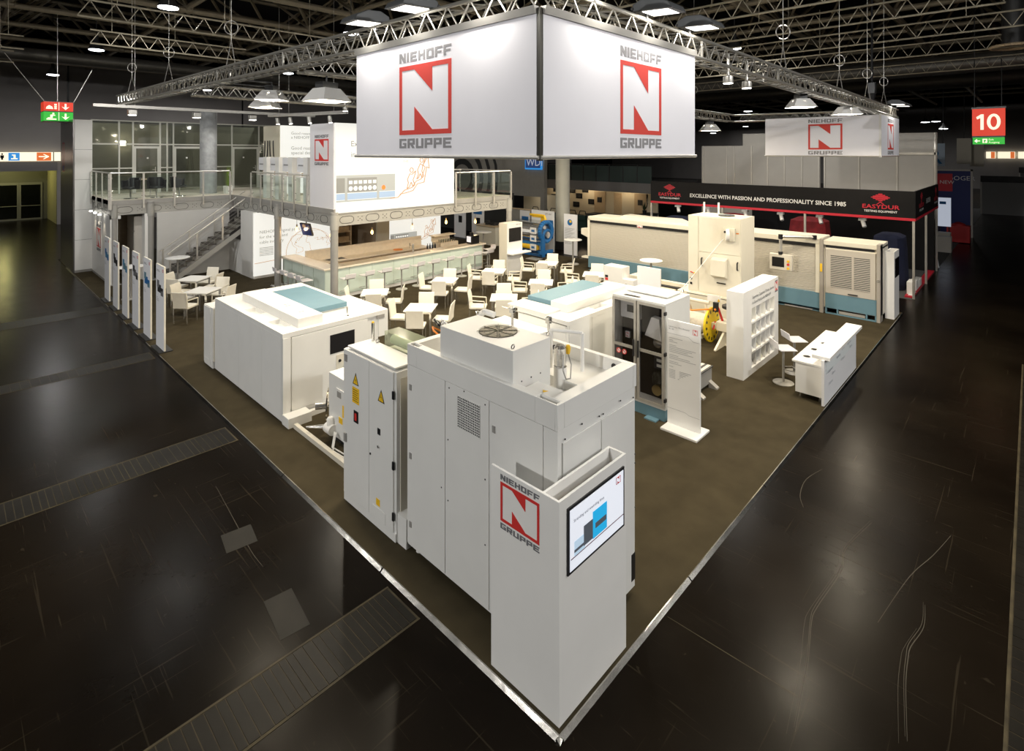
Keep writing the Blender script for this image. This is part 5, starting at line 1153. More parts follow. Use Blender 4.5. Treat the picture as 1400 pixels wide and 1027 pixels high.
bro = mat('brochure_cream', (.7, .66, .5), .5); litb = mat('pigeonhole_light', (.9, .86, .7), .5, em=(1, .93, .72), es=1.0)
for j in range(4):
    for i in range(5):
        a, z = hx0 + i * cw + .03, hz0 + j * chh + .022
        part('pigeonhole_back', B(a - .018, a + cw - .042, wy1 - .034, wy1 - .03, z, z + chh - .042), white, t)  # plain white backing plate in each pigeonhole
        if j == 3 and i in (0, 2, 4): part('back_light', B(a, a + cw - .06, wy1 - .04, wy1 - .034, z, z + chh - .05), litb, t)
        elif (i + j) % 5 != 2: part('brochure_stack', MB().prism([(a, wy0 + .05, z), (a, wy0 + .11, z), (a, wy0 + .20, z + chh * .55), (a, wy0 + .17, z + chh * .57)], (cw - .07, 0, 0)), white, t)
        else: part('brochure_stack', MB().prism([(a, wy0 + .05, z), (a, wy0 + .11, z), (a, wy0 + .20, z + chh * .55), (a, wy0 + .17, z + chh * .57)], (cw - .07, 0, 0)), bro, t)
text('headline', 'Expertise, Customer Driven, Service –', (8.98, wy0, 1.70), UX, .066, grey, t, bold=.012); text('headline', 'in Good Hands with NIEHOFF', (8.98, wy0, 1.58), UX, .066, grey, t, bold=.012)
logo(t, (10.46, wy0, 1.62), UX, .2, .2)

# ================================================================== INFO COUNTER
t = thing('info_counter', 'white reception counter on the stand edge with lettered front', 'counter', (8.4, .1, 0))
part('desk_body', B(8.4, 10.85, .14, .62, .14, .74), white, t); part('desk_top', B(8.38, 10.9, .12, .68, .74, .78), white, t, .004); part('front_panel', B(8.3, 10.95, .07, .12, .03, .92), mat('counter_front', (.78, .78, .79), .5), t)
part('ledge', B(8.34, 11.1, -.02, .30, .92, .99), white, t, .005)
for x in (8.5, 10.7):
    for y in (.2, .55): part('foot', MB().tube((x, y, CZ), (x, y, .14), .02, 8), chrome, t)
mb = MB()
for x, y in ((8.75, .5), (9.3, .5), (9.85, .45)): mb.lathe((x, y, .78), [(.04, 0), (.07, .003)], 8)
part('cable_hole', mb, black, t)
part('pale_front_field', B(8.4, 10.8, .062, .07, .62, .90), mat('counter_field', (.74, .78, .78), .5), t)  # plain plate, slightly greener than the front panel
for s, x, z in (('Competence', 8.5, .62), ('Service', 8.85, .5), ('Solutions', 8.6, .36), ('Reliability', 9.2, .72), ('Innovation', 9.55, .58), ('Quality', 9.6, .80), ('Partner', 10.3, .66), ('Experience', 10.1, .78)): text('front_lettering', s, (x, .061, z), UX, .055, mat('lettering_pale', (.36, .38, .42), .5), t)

# ================================================================== BIG BEIGE MACHINE CABINET WITH WIRE, REEL MACHINE
t = thing('dancer_cabinet', 'tall cream machine cabinet with wire pulley and black handles', 'machine', (11.5, 2.9, 0))
dx, dy0, dy1 = 11.5, 2.9, 4.42
cream = mat('cream_paint', (.72, .68, .57), .42, var=.02)
part('body', B(dx + .012, 12.5, dy0, dy1, .6, 3.17), cream, t, .006); part('base', B(dx - .1, 12.5, dy0 - .05, dy1 + .3, CZ, .95), cream, t, .01)
part('left_column', B(dx - .004, dx + .012, 4.12, dy1, 1.0, 3.17), cream, t, .003); part('upper_door', B(dx - .006, dx + .012, dy0 + .02, 4.1, 2.15, 3.14), cream, t, .003); d = part('lower_door', B(dx - .006, dx + .012, dy0 + .02, 4.1, 1.0, 2.13), cream, t, .003)
part('hood_box', MB().prism([(dx - .22, 3.25, 1.55), (dx - .01, 3.25, 1.45), (dx - .01, 3.25, 2.05), (dx - .22, 3.25, 2.0)], (0, .42, 0)), cream, t, .01)
for y, z in ((4.0, 1.75), (2.98, 1.75)): part('door_handle', MB().path([(dx - .01, y, z), (dx - .06, y, z + .02), (dx - .06, y, z + .2), (dx - .01, y, z + .22)], .018), black, d)
part('pull_handle', MB().tube((dx - .05, 3.3, 1.33), (dx - .05, 3.55, 1.33), .02), black, d)
part('pulley_bracket', B(dx - .1, dx, 3.05, 3.35, 2.55, 2.9), cream, t); part('pulley', MB().tube((dx - .14, 3.26, 2.72), (dx - .1, 3.18, 2.72), .16, 22), white, t); part('pulley_hub', MB().tube((dx - .18, 3.28, 2.80), (dx - .13, 3.26, 2.80), .03, 8), black, t)
single('taut_wire', MB().tube((dx - .17, 3.32, 2.60), (10.52, 4.3, 1.0), .011), white, 'thin white wire stretched from the pulley to the reel stand', 'wire'); part('red_mark', B(dx - .012, dx - .006, 2.95, 3.03, 2.75, 2.78), orange, t)
part('roof_vent', MB().lathe((12.0, 3.5, 3.17), [(.22, 0), (.22, .03)], 20), dark, t)
part('lever', MB().tube((dx - .01, 4.35, 1.52), (dx - .06, 4.2, 1.5), .015), red, t); part('lever_knob', MB().lathe((dx - .06, 4.2, 1.47), [(.02, 0), (.035, .03), (.02, .06)], 10), yellow, t); part('button', B(dx - .02, dx, 4.3, 4.36, 1.3, 1.36).box(dx - .02, dx, 4.3, 4.36, 1.16, 1.22), black, t)
for x, y in ((12.3, 4.3), (12.4, 3.9)): part('roof_post', MB().tube((x, y, 3.17), (x, y, 3.5), .03, 8), white, t)
part('base_line', B(dx - .105, dx - .1, dy0, dy1, .9, .915), dark, t)

t = thing('reel_payoff', 'reel stand with yellow flanged reel and orange guard', 'machine', (10.3, 3.2, 0))
part('reel_core', MB().tube((10.35, 3.25, .48), (10.35, 3.95, .48), .24, 22), mat('wound_wire', (.68, .62, .52), .5, var=.1, vs=30), t)
for y0, m_ in ((3.2, yellow), (3.95, wood)): part('reel_flange', MB().tube((10.35, y0, .48), (10.35, y0 + .05, .48), .45, 32), m_ if m_ is wood else mat('reel_yellow', (.75, .55, .01), .5, var=.1, vs=10), t)
mb = MB()
for k in range(14): a = k * .449; mb.prism([(10.35 + r * math.cos(a + da), 3.198, .48 + r * math.sin(a + da)) for r, da in ((.32, 0), (.40, 0), (.40, .16), (.32, .18))], (0, -.003, 0))
part('flange_lettering', mb, black, t)
part('hub', B(10.28, 10.42, 3.05, 3.2, .41, .55), cream, t, .01); part('hub_lever', MB().tube((10.22, 3.12, .40), (10.35, 3.12, .58), .02), red, t)
part('arm_block', B(10.25, 10.65, 2.72, 3.06, .38, .62), cream, t, .02); part('arm_motor', MB().tube((10.65, 2.88, .5), (11.2, 2.88, .5), .11, 12), cream, t); part('stand_foot', MB().prism([(10.3, 2.85, CZ), (9.75, 2.85, CZ), (9.75, 2.85, .05), (10.35, 2.85, .4), (10.45, 2.85, .4), (10.45, 2.85, CZ)], (0, .05, 0)).box(10.3, 10.5, 2.75, 3.0, CZ, .05), cream, t)
part('cross_tube', MB().tube((10.4, 3.3, 1.02), (10.4, 4.6, 1.02), .05, 10), cream, t); part('guard_bar', MB().path([(10.2, 3.15, .93), (10.0, 3.6, .85), (10.0, 4.2, .9)], .022), orange, t); part('side_arm', MB().tube((10.4, 2.95, .62), (10.4, 3.1, 1.02), .03), red, t)
part('switch_box', B(10.25, 10.33, 3.02, 3.14, .86, 1.1), black, t); part('emergency_button', MB().tube((10.24, 3.08, .92), (10.25, 3.08, .92), .03, 10), orange, t); part('hand_wheel', MB().lathe((10.4, 2.78, .95), [(.1, 0), (.17, .03), (.17, .1), (.08, .14)], 16), dark, t); part('spindle', MB().tube((10.4, 2.78, .6), (10.4, 2.78, 1.3), .025), dark, t); part('warning_plate', B(10.38, 10.4, 3.0, 3.35, 1.08, 1.25), white, t)
mb = MB(); mb.prism([(10.375, 3.08, 1.10), (10.375, 3.0, 1.10), (10.375, 3.04, 1.18)], (-.003, 0, 0)); part('warning_triangle', mb, yellow, t)
part('floor_bar', B(10.4, 11.3, 3.5, 3.58, CZ, .1).box(10.4, 11.3, 4.0, 4.08, CZ, .1), cream, t); part('support_leg', MB().tube((10.4, 4.5, .06), (10.4, 4.5, 1.02), .05, 8).tube((10.4, 3.4, .06), (10.4, 3.4, 1.02), .03, 8), cream, t)

# control cabinet, small tilted desk and roller frame behind the low machine
t = thing('control_cabinet', 'white control cabinet with coloured buttons and a side screen', 'cabinet', (11.9, 7.4, 0))
part('cabinet_body', B(11.3, 11.75, 6.55, 7.25, .05, 1.32), machw, t, .006); part('side_box', B(11.3, 11.6, 6.15, 6.55, .05, .98), machw, t, .006); part('panel_screen', B(11.55, 11.6, 5.35, 6.15, .08, 1.42), board, t); part('foot', B(11.35, 11.7, 6.2, 7.2, CZ, .05), dark, t)
for k, (m_, z) in enumerate(((black, .95), (red, .86), (yellow, .72), (yellow, .56))): part('button', B(11.28, 11.3, 7.08, 7.18, z, z + .07), m_, t)
part('gauge', MB().ring((11.29, 6.4, .8), .05, .01, (1, 0, 0), 14), steelg, t)
t = thing('tilted_desk', 'small tilted white control desk by the blue lid', 'desk', (9.3, 6.9, 0))
M_ = Matrix.Translation((9.2, 6.9, .98)) @ Matrix.Rotation(.6, 4, 'Z') @ Matrix.Rotation(.35, 4, 'X')
part('desk_board', B(-.3, .3, -.22, .22, -.03, .03).xf(M_), white, t); part('desk_leg', MB().tube((9.2, 6.9, CZ), (9.2, 6.9, .96), .04), dark, t); part('desk_base', B(9.0, 9.4, 6.7, 7.1, CZ, .05), dark, t); part('desk_clip', B(-.05, .28, -.26, -.2, -.07, .0).xf(M_), black, t)
t = thing('roller_frame', 'cream roller frame machine with bed behind the instrument cabinet', 'machine', (12.6, 5.2, 0))
part('frame_beam', B(12.3, 12.45, 4.75, 6.9, .78, .9).box(12.45, 13.4, 4.75, 4.9, .78, .9).box(12.45, 13.4, 6.75, 6.9, .78, .9), cream, t, .01)
for x, y in ((12.37, 4.82), (12.37, 6.82), (13.3, 4.82), (13.3, 6.82)): part('frame_leg', B(x - .07, x + .07, y - .07, y + .07, CZ, .78), cream, t)
part('bed', B(11.7, 12.3, 5.2, 5.9, CZ, .7), cream, t, .01); part('bed_rail', MB().tube((11.85, 4.9, .86), (11.85, 6.4, .86), .04), dark, t); part('red_lever', MB().tube((11.9, 6.35, .75), (11.9, 6.3, 1.15), .03), orange, t); part('roller', MB().tube((11.8, 6.3, .62), (11.95, 6.3, .62), .12, 16), chrome, t); part('side_beam', B(11.7, 12.3, 6.1, 6.16, .7, .85), cream, t)
t = single('slim_info_totem', B(14.3, 14.34, 5.3, 5.75, CZ, 2.12), board, 'slim white info totem between long machine and cream cabinet', 'totem')
mb = MB()
for k in range(14): flat(mb, (14.3, 5.7, 1.9 - k * .05), UYn, Z, [(0, 0, .3 - .03 * (k % 3), .014)], t=.001)
part('print_lines', mb, txtg, t, kind='stuff')

# ================================================================== LONG BLUE MACHINE
t = thing('long_stranding_machine', 'long machine with cream roller shutters above a blue base', 'machine', (15.3, 6, 0))
LX = 15.3; ya, yb = 1.93, 10.75
shutm = mat('shutter_cream', (.56, .52, .44), .4, var=.02, vs=3, stretch=(1, .25, 6))
part('core', B(LX + .06, 16.5, ya, yb, .12, 2.2), machb, t)
part('blue_skirt', B(LX, LX + .06, ya, yb, .13, .62), blue, t, .006)
for a, b in ((ya + .1, 3.05), (3.15, 5.4), (5.5, 7.9), (8.0, yb - .12)):
    part('foot_recess', B(LX + .5, LX + .54, a, b, .035, .12), machb, t); part('foot_rail', B(LX - .01, LX + .02, a + .1, b - .1, .04, .075), alu, t)
part('base_frame', B(LX + .03, 16.5, ya, yb, CZ, .035), blue, t)
for a, b in ((ya + .12, 4.5), (4.6, yb - .1)):
    mb = MB(); n = 26
    for k in range(n):
        z = .66 + k * (1.36 / n); mb.prism([(LX + .06, a, z), (LX + .035, a, z + .006), (LX + .03, a, z + .03), (LX + .035, a, z + .046), (LX + .06, a, z + .05)], (0, b - a, 0))
    part('roller_shutter', mb, shutm, t, kind='stuff')
part('black_slot', B(LX - .002, LX + .06, ya + .12, yb - .06, 2.04, 2.14), black, t); part('top_cover', B(LX - .02, 16.5, ya, yb, 2.14, 2.30), cream, t, .012); part('end_post', B(LX - .02, LX + .05, yb - .09, yb + .02, .62, 2.2), cream, t); part('post', B(LX - .02, LX + .05, ya + .0, ya + .11, .62, 2.14), cream, t)
part('shutter_post', B(LX - .01, LX + .05, 4.5, 4.6, .62, 2.1), cream, t)
part('emblem_plate', B(LX - .006, LX - .002, 8.15, 8.4, 2.05, 2.13 + .06), white, t); mb = MB(); nshape(mb, Vector((LX - .006, 8.38, 2.04)), UYn, Z, .2, .15); part('emblem', mb, red, t)
part('top_guard', MB().prism([(15.8, 6.6, 2.3), (15.8, 9.6, 2.3), (15.8, 9.3, 2.42), (15.8, 8.2, 2.4), (15.8, 7.0, 2.42)], (.5, 0, 0)), cream, t)
part('end_bracket', MB().prism([(15.6, 10.75, 1.25), (15.6, 11.35, 1.45), (15.6, 11.35, 1.7), (15.6, 10.75, 1.75)], (.3, 0, 0)), cream, t, .01); part('signal_lamp', MB().lathe((15.5, 10.85, 1.45), [(.04, 0), (.04, .35)], 10), yellow, t)
part('small_side_arm', B(15.3, 15.6, 10.75, 11.1, .5, .56), cream, t)
# operator panel on arm
part('panel_arm', MB().path([(15.25, 2.06, 2.34), (14.75, 2.9, 2.34), (14.75, 2.9, 1.82)], .05, 8), alu, t); part('arm_joint', MB().tube((14.75, 2.9, 2.26), (14.75, 2.9, 2.40), .07, 10).tube((14.75, 2.9, 1.76), (14.75, 2.9, 1.86), .07, 10).tube((15.25, 2.06, 2.28), (15.25, 2.06, 2.40), .07, 10), black, t)
pn = part('operator_panel', B(14.7, 14.82, 2.55, 3.22, 1.28, 1.78), machb, t, .012); part('panel_screen', B(14.69, 14.7, 2.78, 3.14, 1.38, 1.68), screen, pn)
for k, (m_, z) in enumerate(((yellow, 1.58), (red, 1.48), (yellow, 1.36))): part('panel_button', MB().tube((14.67, 2.66, z), (14.7, 2.66, z), .04, 10), m_, pn)
part('pipe_loop', MB().path([(15.2, 4.35, .5), (15.2, 4.35, 1.6), (15.2, 4.6, 1.85), (15.2, 5.2, 1.9)], .05, 8), cream, t)

t = thing('end_machine_unit', 'blue and cream end unit with two louvred windows', 'machine', (15.3, 1, 0))
ea, eb = .33, 1.82
part('core', B(LX + .05, 16.4, ea, eb, .2, 2.2), machb, t); part('blue_skirt', B(LX - .01, LX + .05, ea + .1, eb - .05, .2, .66), blue, t, .006); part('base_frame', B(LX - .01, LX + .05, ea + .1, eb - .05, CZ, .06).box(LX - .01, LX + .05, ea + .1, ea + .14, .06, .2).box(LX - .01, LX + .05, .66, .70, .06, .2).box(LX - .01, LX + .05, 1.42, 1.46, .06, .2).box(LX - .01, LX + .05, eb - .09, eb - .05, .06, .2), blue, t); part('foot_plate', B(LX + .0, LX + .03, .72, 1.4, .07, .15), alu, t); part('foot_recess', B(LX + .5, LX + .54, ea + .1, eb - .05, .06, .2), machb, t)
d = part('door_leaf', B(LX - .02, LX + .05, ea + .12, eb - .06, .66, 2.02), mat('door_taupe', (.50, .46, .40), .45), t, .006)
for a, b in ((ea + .26, 1.0), (1.06, eb - .2)):
    part('louvre_window', B(LX - .024, LX - .018, a, b, .86, 1.84), mat('louvre_dark', (.07, .065, .06), .3), d)
    for k in range(18): part('louvre_slat', B(LX - .034, LX - .024, a, b, .87 + k * .054, .895 + k * .054), mat('slat_cream', (.52, .49, .43), .45), d)
part('door_handle', MB().tube((LX - .05, .9, .72), (LX - .05, 1.15, .72), .018), black, d)
part('black_slot', B(LX - .004, LX + .05, ea + .16, eb - .06, 2.06, 2.13), black, t); part('top_cover', B(LX - .03, 16.4, ea - .0, eb, 2.14, 2.28), cream, t, .012); part('slot_frame', B(LX - .01, LX + .05, ea + .1, eb - .05, 2.02, 2.06), cream, t)
part('end_frame', B(LX - .06, LX + .3, ea - .0, ea + .09, CZ, 2.3), mat('frame_taupe', (.34, .31, .27), .5), t, .006); part('middle_frame', B(LX - .06, LX + .2, eb, eb + .1, CZ, 2.32), MATS['frame_taupe'], t, .006); part('light_switch', B(LX - .075, LX - .06, eb + .02, eb + .08, 1.3, 1.55), yellow, t); part('lock', MB().tube((LX - .08, ea + .04, 1.25), (LX - .06, ea + .04, 1.25), .04, 10), chrome, t)
t = thing('end_kiosk', 'slim white kiosk with dark side screen at the far stand edge', 'kiosk', (16, .1, 0))
part('kiosk_front', B(15.95, 15.98, .10, .33, CZ, 2.03), white, t); part('kiosk_side', B(15.98, 16.75, .10, .13, CZ, 2.03), white, t); part('kiosk_back', B(15.98, 16.75, .30, .33, CZ, 2.03), white, t); part('kiosk_end', B(16.72, 16.75, .13, .30, CZ, 2.03), white, t); part('screen', B(16.05, 16.65, .085, .10, 1.25, 1.82), screen, t)
struct('wall_end', B(16.55, 16.62, .4, 1.7, CZ, 1.98), mat('cream_wall', (.60, .53, .34), .6), 'cream wall panel closing the stand end')

# ================================================================== BACK OF THE STAND
t = thing('video_kiosk', 'white video kiosk with dark screen and shelf among cafe tables', 'kiosk', (12.2, 12.6, 0))
part('kiosk_body', B(12.2, 13.1, 12.55, 13.0, CZ, 2.1), cream, t, .004); part('front_panel', B(12.2, 13.1, 12.53, 12.55, CZ, 2.1), white, t); part('screen', B(12.3, 13.02, 12.52, 12.53, 1.34, 1.9), screen, t); part('shelf', B(12.15, 13.3, 12.2, 12.53, .86, .91), white, t, .004)
text('lettering', 'NIEHOFF', (12.72, 12.528, 2.0), UX, .05, grey, t)
t = thing('brochure_stand', 'clear acrylic brochure stand with three blue leaflets', 'stand', (15.4, 13.9, 0))
part('acrylic_spine', B(15.40, 15.43, 13.7, 14.15, .05, 1.5), acryl, t); part('base', B(15.2, 15.65, 13.6, 14.25, CZ, .05), alu, t)
for z in (.45, .85, 1.22): part('leaflet', B(15.34, 15.37, 13.75, 14.1, z, z + .28), board, t); part('leaflet_print', B(15.335, 15.34, 13.83, 14.02, z + .08, z + .18), dblue, t); part('pocket', B(15.33, 15.40, 13.72, 14.12, z - .03, z), acryl, t)
t = thing('cable_machine', 'blue cable winding machine with steel drum and round flange', 'machine', (16.2, 14.6, 0))
part('frame', B(15.9, 16.8, 13.9, 14.05, .15, .3).box(15.9, 16.8, 15.7, 15.85, .15, .3).box(15.95, 16.1, 13.9, 15.85, .02 + CZ, .15).box(16.6, 16.75, 13.9, 15.85, CZ + .02, .15).box(15.95, 16.15, 13.85, 14.0, CZ, .9).box(16.0, 16.3, 14.0, 15.8, .55, .68), dblue, t, .01)
part('drum', MB().tube((16.35, 14.1, 1.15), (16.35, 15.7, 1.15), .42, 24), chrome, t); part('flange_ring', MB().ring((16.35, 14.0, 1.2), .45, .11, (0, 1, 0), 24, 8).ring((16.35, 13.92, 1.0), .28, .07, (0, 1, 0), 20, 8), dblue, t); part('hub', MB().tube((16.35, 13.85, 1.05), (16.35, 14.1, 1.05), .15, 16), chrome, t); part('yellow_arm', MB().path([(16.35, 14.0, 1.75), (16.35, 14.1, 1.95), (16.35, 15.0, 1.95)], .06), yellow, t); part('cover', B(16.0, 16.7, 14.3, 15.75, 1.62, 1.66), acryl, t); part('label', B(15.92, 15.925, 15.2, 15.4, 1.1, 1.35), board, t); part('lower_drum', MB().tube((16.0, 14.2, .45), (16.0, 15.6, .45), .12, 12), yellow, t)
t = thing('poster_wall', 'white poster wall showing a blue machine with yellow arm', 'poster', (17.4, 15, 0))
part('panel', B(17.4, 17.44, 14.35, 15.85, CZ, 2.05), board, t)
mb = MB(); mb.ring((17.39, 14.85, 1.1), .38, .1, (1, 0, 0), 24, 6); part('print_blue_ring', mb, dblue, t); part('print_blue_block', B(17.385, 17.395, 14.4, 14.75, .7, 1.6), dblue, t); part('print_yellow_arm', B(17.38, 17.39, 15.0, 15.8, 1.68, 1.8).box(17.38, 17.39, 15.0, 15.2, 1.45, 1.7), yellow, t); text('lettering', 'RTS 450', (17.385, 14.9, 1.86), UYn, .08, grey, t)
t = thing('info_totem', 'tall white info totem with blue picture beside the round column', 'totem', (17.4, 13.4, 0))
part('panel', B(17.40, 17.44, 12.95, 13.72, CZ, 2.0), board, t); part('panel_edge', B(17.39, 17.45, 12.93, 12.95, CZ, 2.0), white, t); part('print_picture', MB().tube((17.39, 13.35, 1.6), (17.399, 13.35, 1.6), .15, 16), dblue, t); part('print_picture', B(17.38, 17.389, 13.25, 13.37, 1.6, 1.7), yellow, t)
mb = MB()
for k in range(16): flat(mb, (17.4, 13.66, 1.3 - k * .05), UYn, Z, [(0, 0, .6 - .07 * (k % 4), .015)], t=.001)
part('print_lines', mb, txtg, t, kind='stuff')
t = thing('round_column', 'thick round pale hall column with a dark foot band', 'column', (18.5, 14.6, 0))
part('shaft', MB().tube((18.6, 14.75, .42), (18.6, 14.75, 10.9), .37, 28), mat('column_pale', (.45, .44, .38), .6, var=.04), t); part('foot_band', MB().tube((18.6, 14.75, 0), (18.6, 14.75, .42), .38, 28), black, t)
wp = struct('wall_rear', B(18.9, 19.0, 15.6, 18.9, 0, 1.78), mat('rear_grey', (.25, .24, .22), .7, var=.04), 'grey half-height wall behind the poster wall')
part('wood_cap', B(18.85, 19.05, 15.6, 18.9, 1.78, 1.83), wood, wp)
t = thing('wall_poster', 'small white poster with blue machine on the grey half wall', 'poster', (18.88, 17.7, 1)); part('sheet', B(18.88, 18.9, 17.3, 18.05, .9, 1.75), board, t); part('print_picture', B(18.87, 18.88, 17.4, 17.9, 1.2, 1.42), dblue, t)
t = thing('reception_desk', 'cream reception desk with wooden top behind the bar end', 'desk', (16.9, 18.5, 0)); part('desk_body', B(16.6, 17.4, 17.7, 19.2, CZ, 1.02), cream, t, .004); part('desk_top', B(16.55, 17.45, 17.65, 19.25, 1.02, 1.06), wood, t); part('desk_items', B(16.8, 17.1, 18.0, 18.3, 1.06, 1.22).box(16.8, 17.0, 18.5, 18.7, 1.06, 1.3), dark, t)
for i, (y, m_) in enumerate(((19.85, dblue), (21.4, dblue))):
    t = thing('wall_poster', 'tall white poster with blue print %s' % ('beyond the reception desk', 'in the dark passage beside the lit picture wall')[i], 'poster', (17.2, y, 0)); part('sheet', B(17.3, 17.34, y - .5, y + .5, CZ, 2.4), board, t); part('print_picture', B(17.29, 17.3, y - .35, y + .35, 1.5, 2.1), m_, t); part('print_picture', B(17.29, 17.3, y - .2, y + .1, .9, 1.3), black, t)
bistro(14.6, 16.5, CZ, 'round standing table in the dark passage behind the bar')
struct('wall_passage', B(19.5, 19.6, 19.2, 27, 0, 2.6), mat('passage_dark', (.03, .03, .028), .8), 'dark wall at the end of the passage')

# ================================================================== NEIGHBOUR STAND WITH BLACK FASCIA
t = thing('fascia_sign', 'long black overhead fascia with red edge and white lettering', 'sign', (19.2, 0, 2.65))
EX = 19.2
part('front_fascia', B(EX, EX + .05, .0, 10.0, 2.75, 3.67), edblack, t); part('side_fascia', B(EX + .05, 25.4, .0, .05, 2.75, 3.67), edblack, t)
part('red_edge', B(EX - .003, EX + .05, .0, 10.0, 2.66, 2.75).box(EX + .05, 25.4, -.003, .05, 2.66, 2.75), edred, t)
text('lettering', 'EXCELLENCE WITH PASSION AND PROFESSIONALITY SINCE 1985', (EX, 8.08, 3.03), UYn, .155, edwhite, t, sx=.93, bold=.018)
def ezlogo(o, u):
    o = Vector(o); mb = MB()
    for i in range(7):
        w_ = (.06, .14, .22, .28, .22, .14, .06)[i]; flat(mb, o, u, Z, [(-w_, .36 + i * .04, w_, .388 + i * .04)])
    flat(mb, o, u, Z, polys=[((-.12, .25), (-.08, .25), (0, .32), (0, .35)), ((.12, .25), (0, .35), (0, .32), (.08, .25))])
    part('emblem', mb, edred, t, kind='stuff'); text('lettering', 'EASYDUR', o + Z * .1, u, .14, edred, t, sx=1.3, center=True, bold=.015); text('lettering', 'TESTING EQUIPMENT', o - Z * .03, u, .07, edwhite, t, sx=1.02, center=True, bold=.015)
ezlogo((EX, 9.05, 2.92), UYn); ezlogo((EX, 1.0, 2.92), UYn); ezlogo((20.6, 0.0, 2.95), UX); ezlogo((24.6, 0.0, 2.95), UX)
text('lettering', 'EASYDUR', (21.8, 0, 3.1), UX, .18, edwhite, t)
for i, (x, y) in enumerate(((19.22, .02), (22.2, .02), (25.35, .02), (19.22, 3.4), (19.22, 6.6), (19.22, 9.95))):
    part('support_post', B(x, x + .07, y, y + .07, 0, 2.66), alu, t)
wn = struct('wall_neighbour', B(25.5, 25.6, 0.05, 4.35, 0, 5.85).box(25.5, 25.6, 4.5, 10.4, 0, 5.35), partg, 'tall grey partition panels behind the black fascia stand')
mb = MB()
for y in (.12, 1.45, 2.9, 4.3, 4.55, 5.3, 6.1, 6.9, 7.7, 8.6, 9.0, 10.3): mb.box(25.46, 25.5, y - .03, y + .03, 2.5, 5.85 if y < 4.4 else 5.35)
mb.box(25.46, 25.5, .05, 4.35, 4.9, 5.0); part('panel_profile', mb, alu, wn)
struct('wall_neighbour_dark', B(25.0, 25.1, .1, 7.5, 0, 2.7), edblack, 'black rear wall of the neighbour stand')
t = thing('grey_box_panel', 'small beige panel box on top of the grey partition', 'panel', (25.6, 7, 5.36)); part('panel_box', B(25.62, 25.95, 6.6, 8.2, 5.0, 5.95), partg, t); part('cap', B(25.61, 25.97, 6.58, 8.22, 5.95, 5.98), alu, t)
def draped(name, label, x, y, sx, sy, h, m_):
    n = 20; vs = []; prof = ((1.12, 0), (1.06, .35), (1.0, .7), (.92, .95), (.6, 1.0), (.05, 1.02))
    for k, (s, f) in enumerate(prof):
        for i in range(n):
            a = 2 * math.pi * i / n; q = (abs(math.cos(a)) ** 4 + abs(math.sin(a)) ** 4) ** -.25; wv = 1 + (.05 * math.sin(i * 3.9) * (1 - f))
            vs.append((x + sx * s * q * math.cos(a) * wv, y + sy * s * q * math.sin(a) * wv, h * f + .01))
    fs = [(k * n + i, k * n + (i + 1) % n, (k + 1) * n + (i + 1) % n, (k + 1) * n + i) for k in range(len(prof) - 1) for i in range(n)] + [tuple(range((len(prof) - 1) * n, len(prof) * n)), tuple(range(n))[::-1]]
    return single(name, MB().add(vs, fs), m_, label, 'covered machine', 'covered machines on neighbour stand')
redc = mat('red_cloth', (.24, .016, .022), .8, var=.3, vs=5)
draped('draped_machine', 'tall machine under navy cloth at the fascia corner post', 21.0, 1.0, .75, .5, 1.95, navy)
draped('draped_machine', 'low machine under navy cloth behind the cream end wall', 19.95, 2.35, .5, .7, 1.75, navy)
draped('draped_machine', 'machine under dark red cloth between the fascia posts', 21.6, 3.9, .55, .75, 2.25, redc)
draped('draped_machine', 'wide low machine under navy cloth behind operator panel', 20.4, 5.2, .5, .8, 1.7, navy)
draped('draped_machine', 'hunched machine under dark red cloth behind cream cabinet', 21.2, 6.9, .5, .8, 2.2, redc)
draped('draped_machine', 'boxy machine under navy cloth at the fascia far end', 20.2, 9.1, .55, .7, 2.0, navy)
t = thing('red_platform', 'low red platform edge below the navy draped machine', 'platform', (20, .3, 0)); part('platform', B(19.32, 25, .09, .32, .009, .06), edred, t); part('white_stripe', B(19.5, 20.2, .1, .25, .06, .065), white, t)
for i in range(3): single('carton_box', B(19.6 + i * .75, 20.15 + i * .75, .12, .3, .066, .5 - .08 * i), white, 'white carton %s the draped machine by the fascia corner' % ('in front of', 'second along', 'last along')[i], 'box', 'cartons below the draped machine', .01)
for i, y in enumerate((1.6, 3.0, 4.4, 5.8, 7.4, 8.8)):
    t = thing('fascia_spotlight', 'small pale spotlight beneath the black fascia, %s from its corner post' % ORD[i], 'spotlight', (19.5, y, 2.4), 'spotlights beneath the fascia')
    part('lamp_body', MB().tube((19.55, y, 2.5), (19.45, y - .08, 2.3), .07, 10), white, t); part('lamp_bracket', B(19.45, 19.6, y - .12, y + .12, 2.52, 2.6), white, t)

